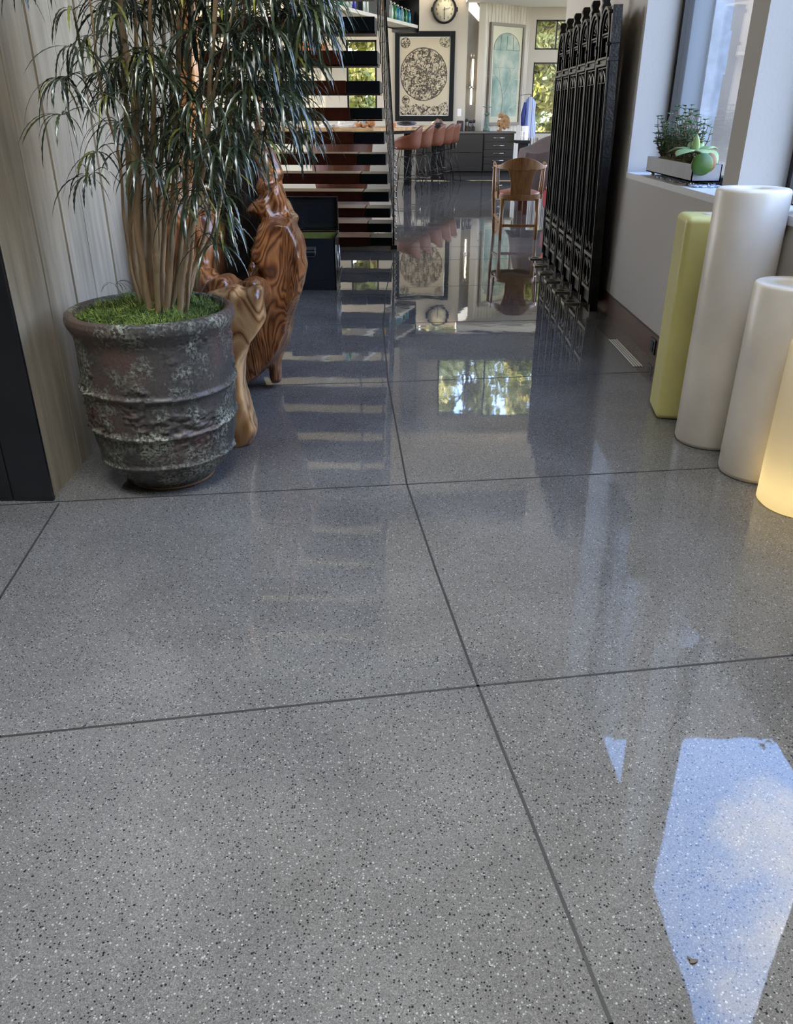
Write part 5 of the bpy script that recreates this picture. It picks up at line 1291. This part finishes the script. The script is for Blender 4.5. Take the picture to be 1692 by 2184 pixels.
g = MB(); g.ball((0, 0, .05), .16, 20, 10, (1, 1, .32)); g.build('cover', mat('orange_fabric', (.75, .09, .03), .6), cu_)
M['stripe'], nt, b = new_mat('striped_fabric'); t = N(nt, 'ShaderNodeTexCoord'); wv = N(nt, 'ShaderNodeTexNoise'); wv.noise_dimensions = '1D'; sx_ = N(nt, 'ShaderNodeSeparateXYZ'); nt.links.new(t.outputs['Object'], sx_.inputs[0]); nt.links.new(sx_.outputs[0], wv.inputs['W']); wv.inputs['Scale'].default_value = 22
r_ = ramp(nt, [(.0, (.05, .045, .04)), (.42, (.30, .27, .22)), (.52, (.72, .68, .60)), (.60, (.08, .07, .06))], 'CONSTANT'); nt.links.new(wv.outputs['Fac'], r_.inputs[0]); nt.links.new(r_.outputs[0], b.inputs['Base Color']); b.inputs['Roughness'].default_value = .9
p = at(1113, 322, 17.5); q = at(1113, 294, 17.5)
sf = empty('striped_settee', (3.2, 17.5, 0), 'settee with black and cream striped back below the far window', 'settee')
g = MB(); g.box((p.x, 17.5, .1), (4.6, 17.65, q.z)); g.build('backrest', M['stripe'], sf, bevel=.02, world=True)
g = MB(); g.box((p.x, 17.65, .1), (4.6, 18.3, .42)); g.build('seat', M['stripe'], sf, bevel=.03, world=True)
g = MB(); g.box((p.x, 17.5, 0), (4.6, 18.3, .1)); g.build('plinth', M['black'], sf, world=True)
p = at(1107, 297, 17.8); sd = empty('side_table', (p.x - .02, 17.2, 0), 'black side table beside the striped settee', 'table')
g = MB(); g.box((-.13, -.2, p.z - .05), (.13, .2, p.z)); g.build('top', M['black'], sd)
g = MB(); g.box((-.05, -.15, 0), (.11, .15, p.z - .05)); g.build('base', M['black'], sd)
zt2 = p.z
for i, (px, h, r_2, lb) in enumerate(((1104, .16, .022, 'small clear glass on the left of the black side table'), (1110, .15, .022, 'small clear glass beside the white jar'))):
    c = at(px, 290, 17.75); o = empty('glass_tumbler', (c.x, 17.15, zt2), lb, 'glass'); g = MB(); g.lathe([(r_2, 0), (r_2*1.15, .01), (r_2*.6, h*.4), (r_2*1.3, h)], n=14); g.build('bowl', mat('pale_glass', (.7, .68, .6), .1, spec=.8), o)
c = at(1116.5, 290, 17.85); o = empty('white_jar', (c.x - .05, 17.3, zt2), 'white ceramic jar on the black side table', 'jar'); g = MB(); g.lathe([(.06, 0), (.065, .01), (.065, .24), (.05, .25), (1e-5, .25)], n=20); g.build('body', M['white'], o)
# hanging striped robe
rb = empty('striped_robe', (at(1132, 210, 19.4).x, 19.4, at(1132, 300, 19.4).z), 'blue and white striped robe hanging by the far window', 'robe')
M['robe'], nt, b = new_mat('blue_striped_cotton'); t = N(nt, 'ShaderNodeTexCoord'); wv = N(nt, 'ShaderNodeTexNoise'); wv.noise_dimensions = '1D'; sx_ = N(nt, 'ShaderNodeSeparateXYZ'); nt.links.new(t.outputs['Object'], sx_.inputs[0]); nt.links.new(sx_.outputs[0], wv.inputs['W']); wv.inputs['Scale'].default_value = 24
r_ = ramp(nt, [(.0, (.36, .39, .46)), (.47, (.10, .15, .36)), (.56, (.42, .44, .50))], 'CONSTANT'); nt.links.new(wv.outputs['Fac'], r_.inputs[0]); nt.links.new(r_.outputs[0], b.inputs['Base Color']); b.inputs['Roughness'].default_value = .9
g = MB(); HR = at(1132, 207, 19.4).z - at(1132, 300, 19.4).z; vs = []; fs = []; n, m_ = 24, 14
for j_ in range(m_ + 1):
    t_ = j_ / m_; w = (.13 + .02 * math.sin(t_ * 7)) * (1 if t_ < .85 else max(.25, 1 - (t_ - .85) * 5))
    for i in range(n): a = 2*PI*i/n; f_2 = 1 + .12 * math.sin(a * 6 + t_ * 3); vs.append((w * math.cos(a) * f_2, .06 * math.sin(a) * f_2, HR * t_))
for j_ in range(m_):
    for i in range(n): fs.append((j_*n+i, j_*n+(i+1) % n, (j_+1)*n+(i+1) % n, (j_+1)*n+i))
fs.append(tuple(m_*n+i for i in range(n))); g.add(vs, fs, True); g.build('cloth', M['robe'], rb)
g = MB(); g.tube([(-.11, -.03, HR*.88), (-.15, -.02, HR*.6), (-.14, -.02, HR*.35)], [.03, .045, .04], 10); g.build('sleeve', mat('navy_lining', (.02, .03, .14), .8), rb)
g = MB(); g.tube([(0, 0, HR), (0, 0, HR + .05), (0, .3, HR + .06), (0, 1.6, HR + .06)], .006, 6); g.build('hanger', M['black'], rb)

# ------------------------------------------------------------------ trees outside the far windows
def leafmat(name, stops):
    m, nt, b = new_mat(name); gi = N(nt, 'ShaderNodeNewGeometry'); r_ = ramp(nt, stops); nt.links.new(gi.outputs['Random Per Island'], r_.inputs[0]); nt.links.new(r_.outputs[0], b.inputs['Base Color']); b.inputs['Roughness'].default_value = .6
    tl = N(nt, 'ShaderNodeBsdfTranslucent'); nt.links.new(r_.outputs[0], tl.inputs[0]); mx_ = N(nt, 'ShaderNodeMixShader'); mx_.inputs[0].default_value = .5
    nt.links.new(b.outputs[0], mx_.inputs[1]); nt.links.new(tl.outputs[0], mx_.inputs[2]); nt.links.new(mx_.outputs[0], nt.nodes['Material Output'].inputs[0]); return m
LM = [leafmat('yellow_green_leaves', [(0, (.10, .13, .02)), (.5, (.34, .33, .07)), (1, (.60, .50, .16))]), leafmat('green_leaves', [(0, (.04, .08, .02)), (.6, (.16, .20, .05)), (1, (.38, .38, .12))]), leafmat('rust_leaves', [(0, (.16, .10, .03)), (.5, (.40, .27, .10)), (1, (.60, .50, .24))])]
LM.append(leafmat('sun_brightened_leaves', [(0, (.30, .30, .08)), (.5, (.62, .58, .22)), (1, (.85, .78, .45))]))  # leaf colour raised to put sunlight into the far crowns
M['tbark'] = mat('tree_bark', (.10, .085, .07), .9, var=.3)
def tree(x, y, h, w, lm, lb, nl, seed, ls=1.0):
    random.seed(seed); r = empty('tree', (x, y, -.25), lb, 'tree', 'trees outside the far windows')
    g = MB(); g.tube([(0, 0, 0), (.1, 0, h*.3), (-.1, .1, h*.6), (0, 0, h*.9)], [.16, .13, .09, .03], 8)
    for k in range(7):
        a = random.uniform(0, 2*PI); z = h * random.uniform(.25, .7); g.tube([(0, 0, z), (math.cos(a)*w*.35, math.sin(a)*w*.35, z + h*.1), (math.cos(a)*w*.6, math.sin(a)*w*.6, z + h*.17)], [.06, .04, .015], 6)
    g.build('trunk', M['tbark'], r)
    g = MB(); blobs = []
    for k in range(26 if ls < 1.5 else 75): a = random.uniform(0, 2*PI); rr = w * (.75 if ls < 1.5 else .95) * math.sqrt(random.random()); blobs.append((Vector((rr*math.cos(a), rr*math.sin(a)*.7, h * random.uniform(.06, 1.0))), random.uniform(.5, 1.0)))
    for k in range(nl):
        c, s_ = random.choice(blobs); d = Vector((random.gauss(0, 1), random.gauss(0, 1), random.gauss(0, 1))).normalized(); p = c + d * s_ * random.uniform(.5, 1) * w * .38
        p.z = max(.1, p.z)
        a = Vector((random.gauss(0, 1), random.gauss(0, 1), random.gauss(0, 1))).normalized(); b_ = a.orthogonal().normalized(); L = random.uniform(.07, .15) * ls
        g.add([p - a*L, p + b_*L*.5, p + a*L, p - b_*L*.5], [(0,1,2,3)])
    g.build('crown', lm, r, recalc=False)
TL = [(-2.2, 26, 7, 1.9, 0, 'pale yellow tree seen through the small window behind the stairs', 14000), (4.6, 25.4, 6.5, 1.9, 0, 'bright yellow green tree filling the tall right window', 26000), (6.2, 31.5, 13.5, 2.2, 3, 'tall sunlit tree at the right beyond the far windows', 11000),
      (.9, 34.5, 14.5, 2.2, 3, 'tall sunlit tree beyond the wall with the print', 11000), (3.7, 39.3, 17, 2.6, 3, 'tallest yellow tree standing farthest behind', 11000), (-4.6, 31.5, 9, 2.2, 1, 'green tree far left outside', 5000),
      (1.6, 44, 21, 4.0, 3, 'distant yellow tree left of centre through the high window', 14000), (12.4, 44, 21, 4.0, 3, 'distant pale tree right of centre through the high window', 14000)]
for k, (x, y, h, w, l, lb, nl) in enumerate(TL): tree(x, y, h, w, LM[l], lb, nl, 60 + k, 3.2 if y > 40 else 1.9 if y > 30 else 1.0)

# small dry leaf on the floor
p = ground(1483, 2055); dl = empty('dry_leaf', (p.x, p.y, 0), 'tiny dry dark leaf lying alone on the floor near the camera', 'leaf')
g = MB(); fat_leaf(g, (-.010, 0, .003), (1, .3, .1), .018, .008, .0008, curl=.1); fat_leaf(g, (-.004, .003, .003), (-.6, .8, .1), .012, .005, .0008, curl=.1); g.build('blade', M['tbark'], dl)
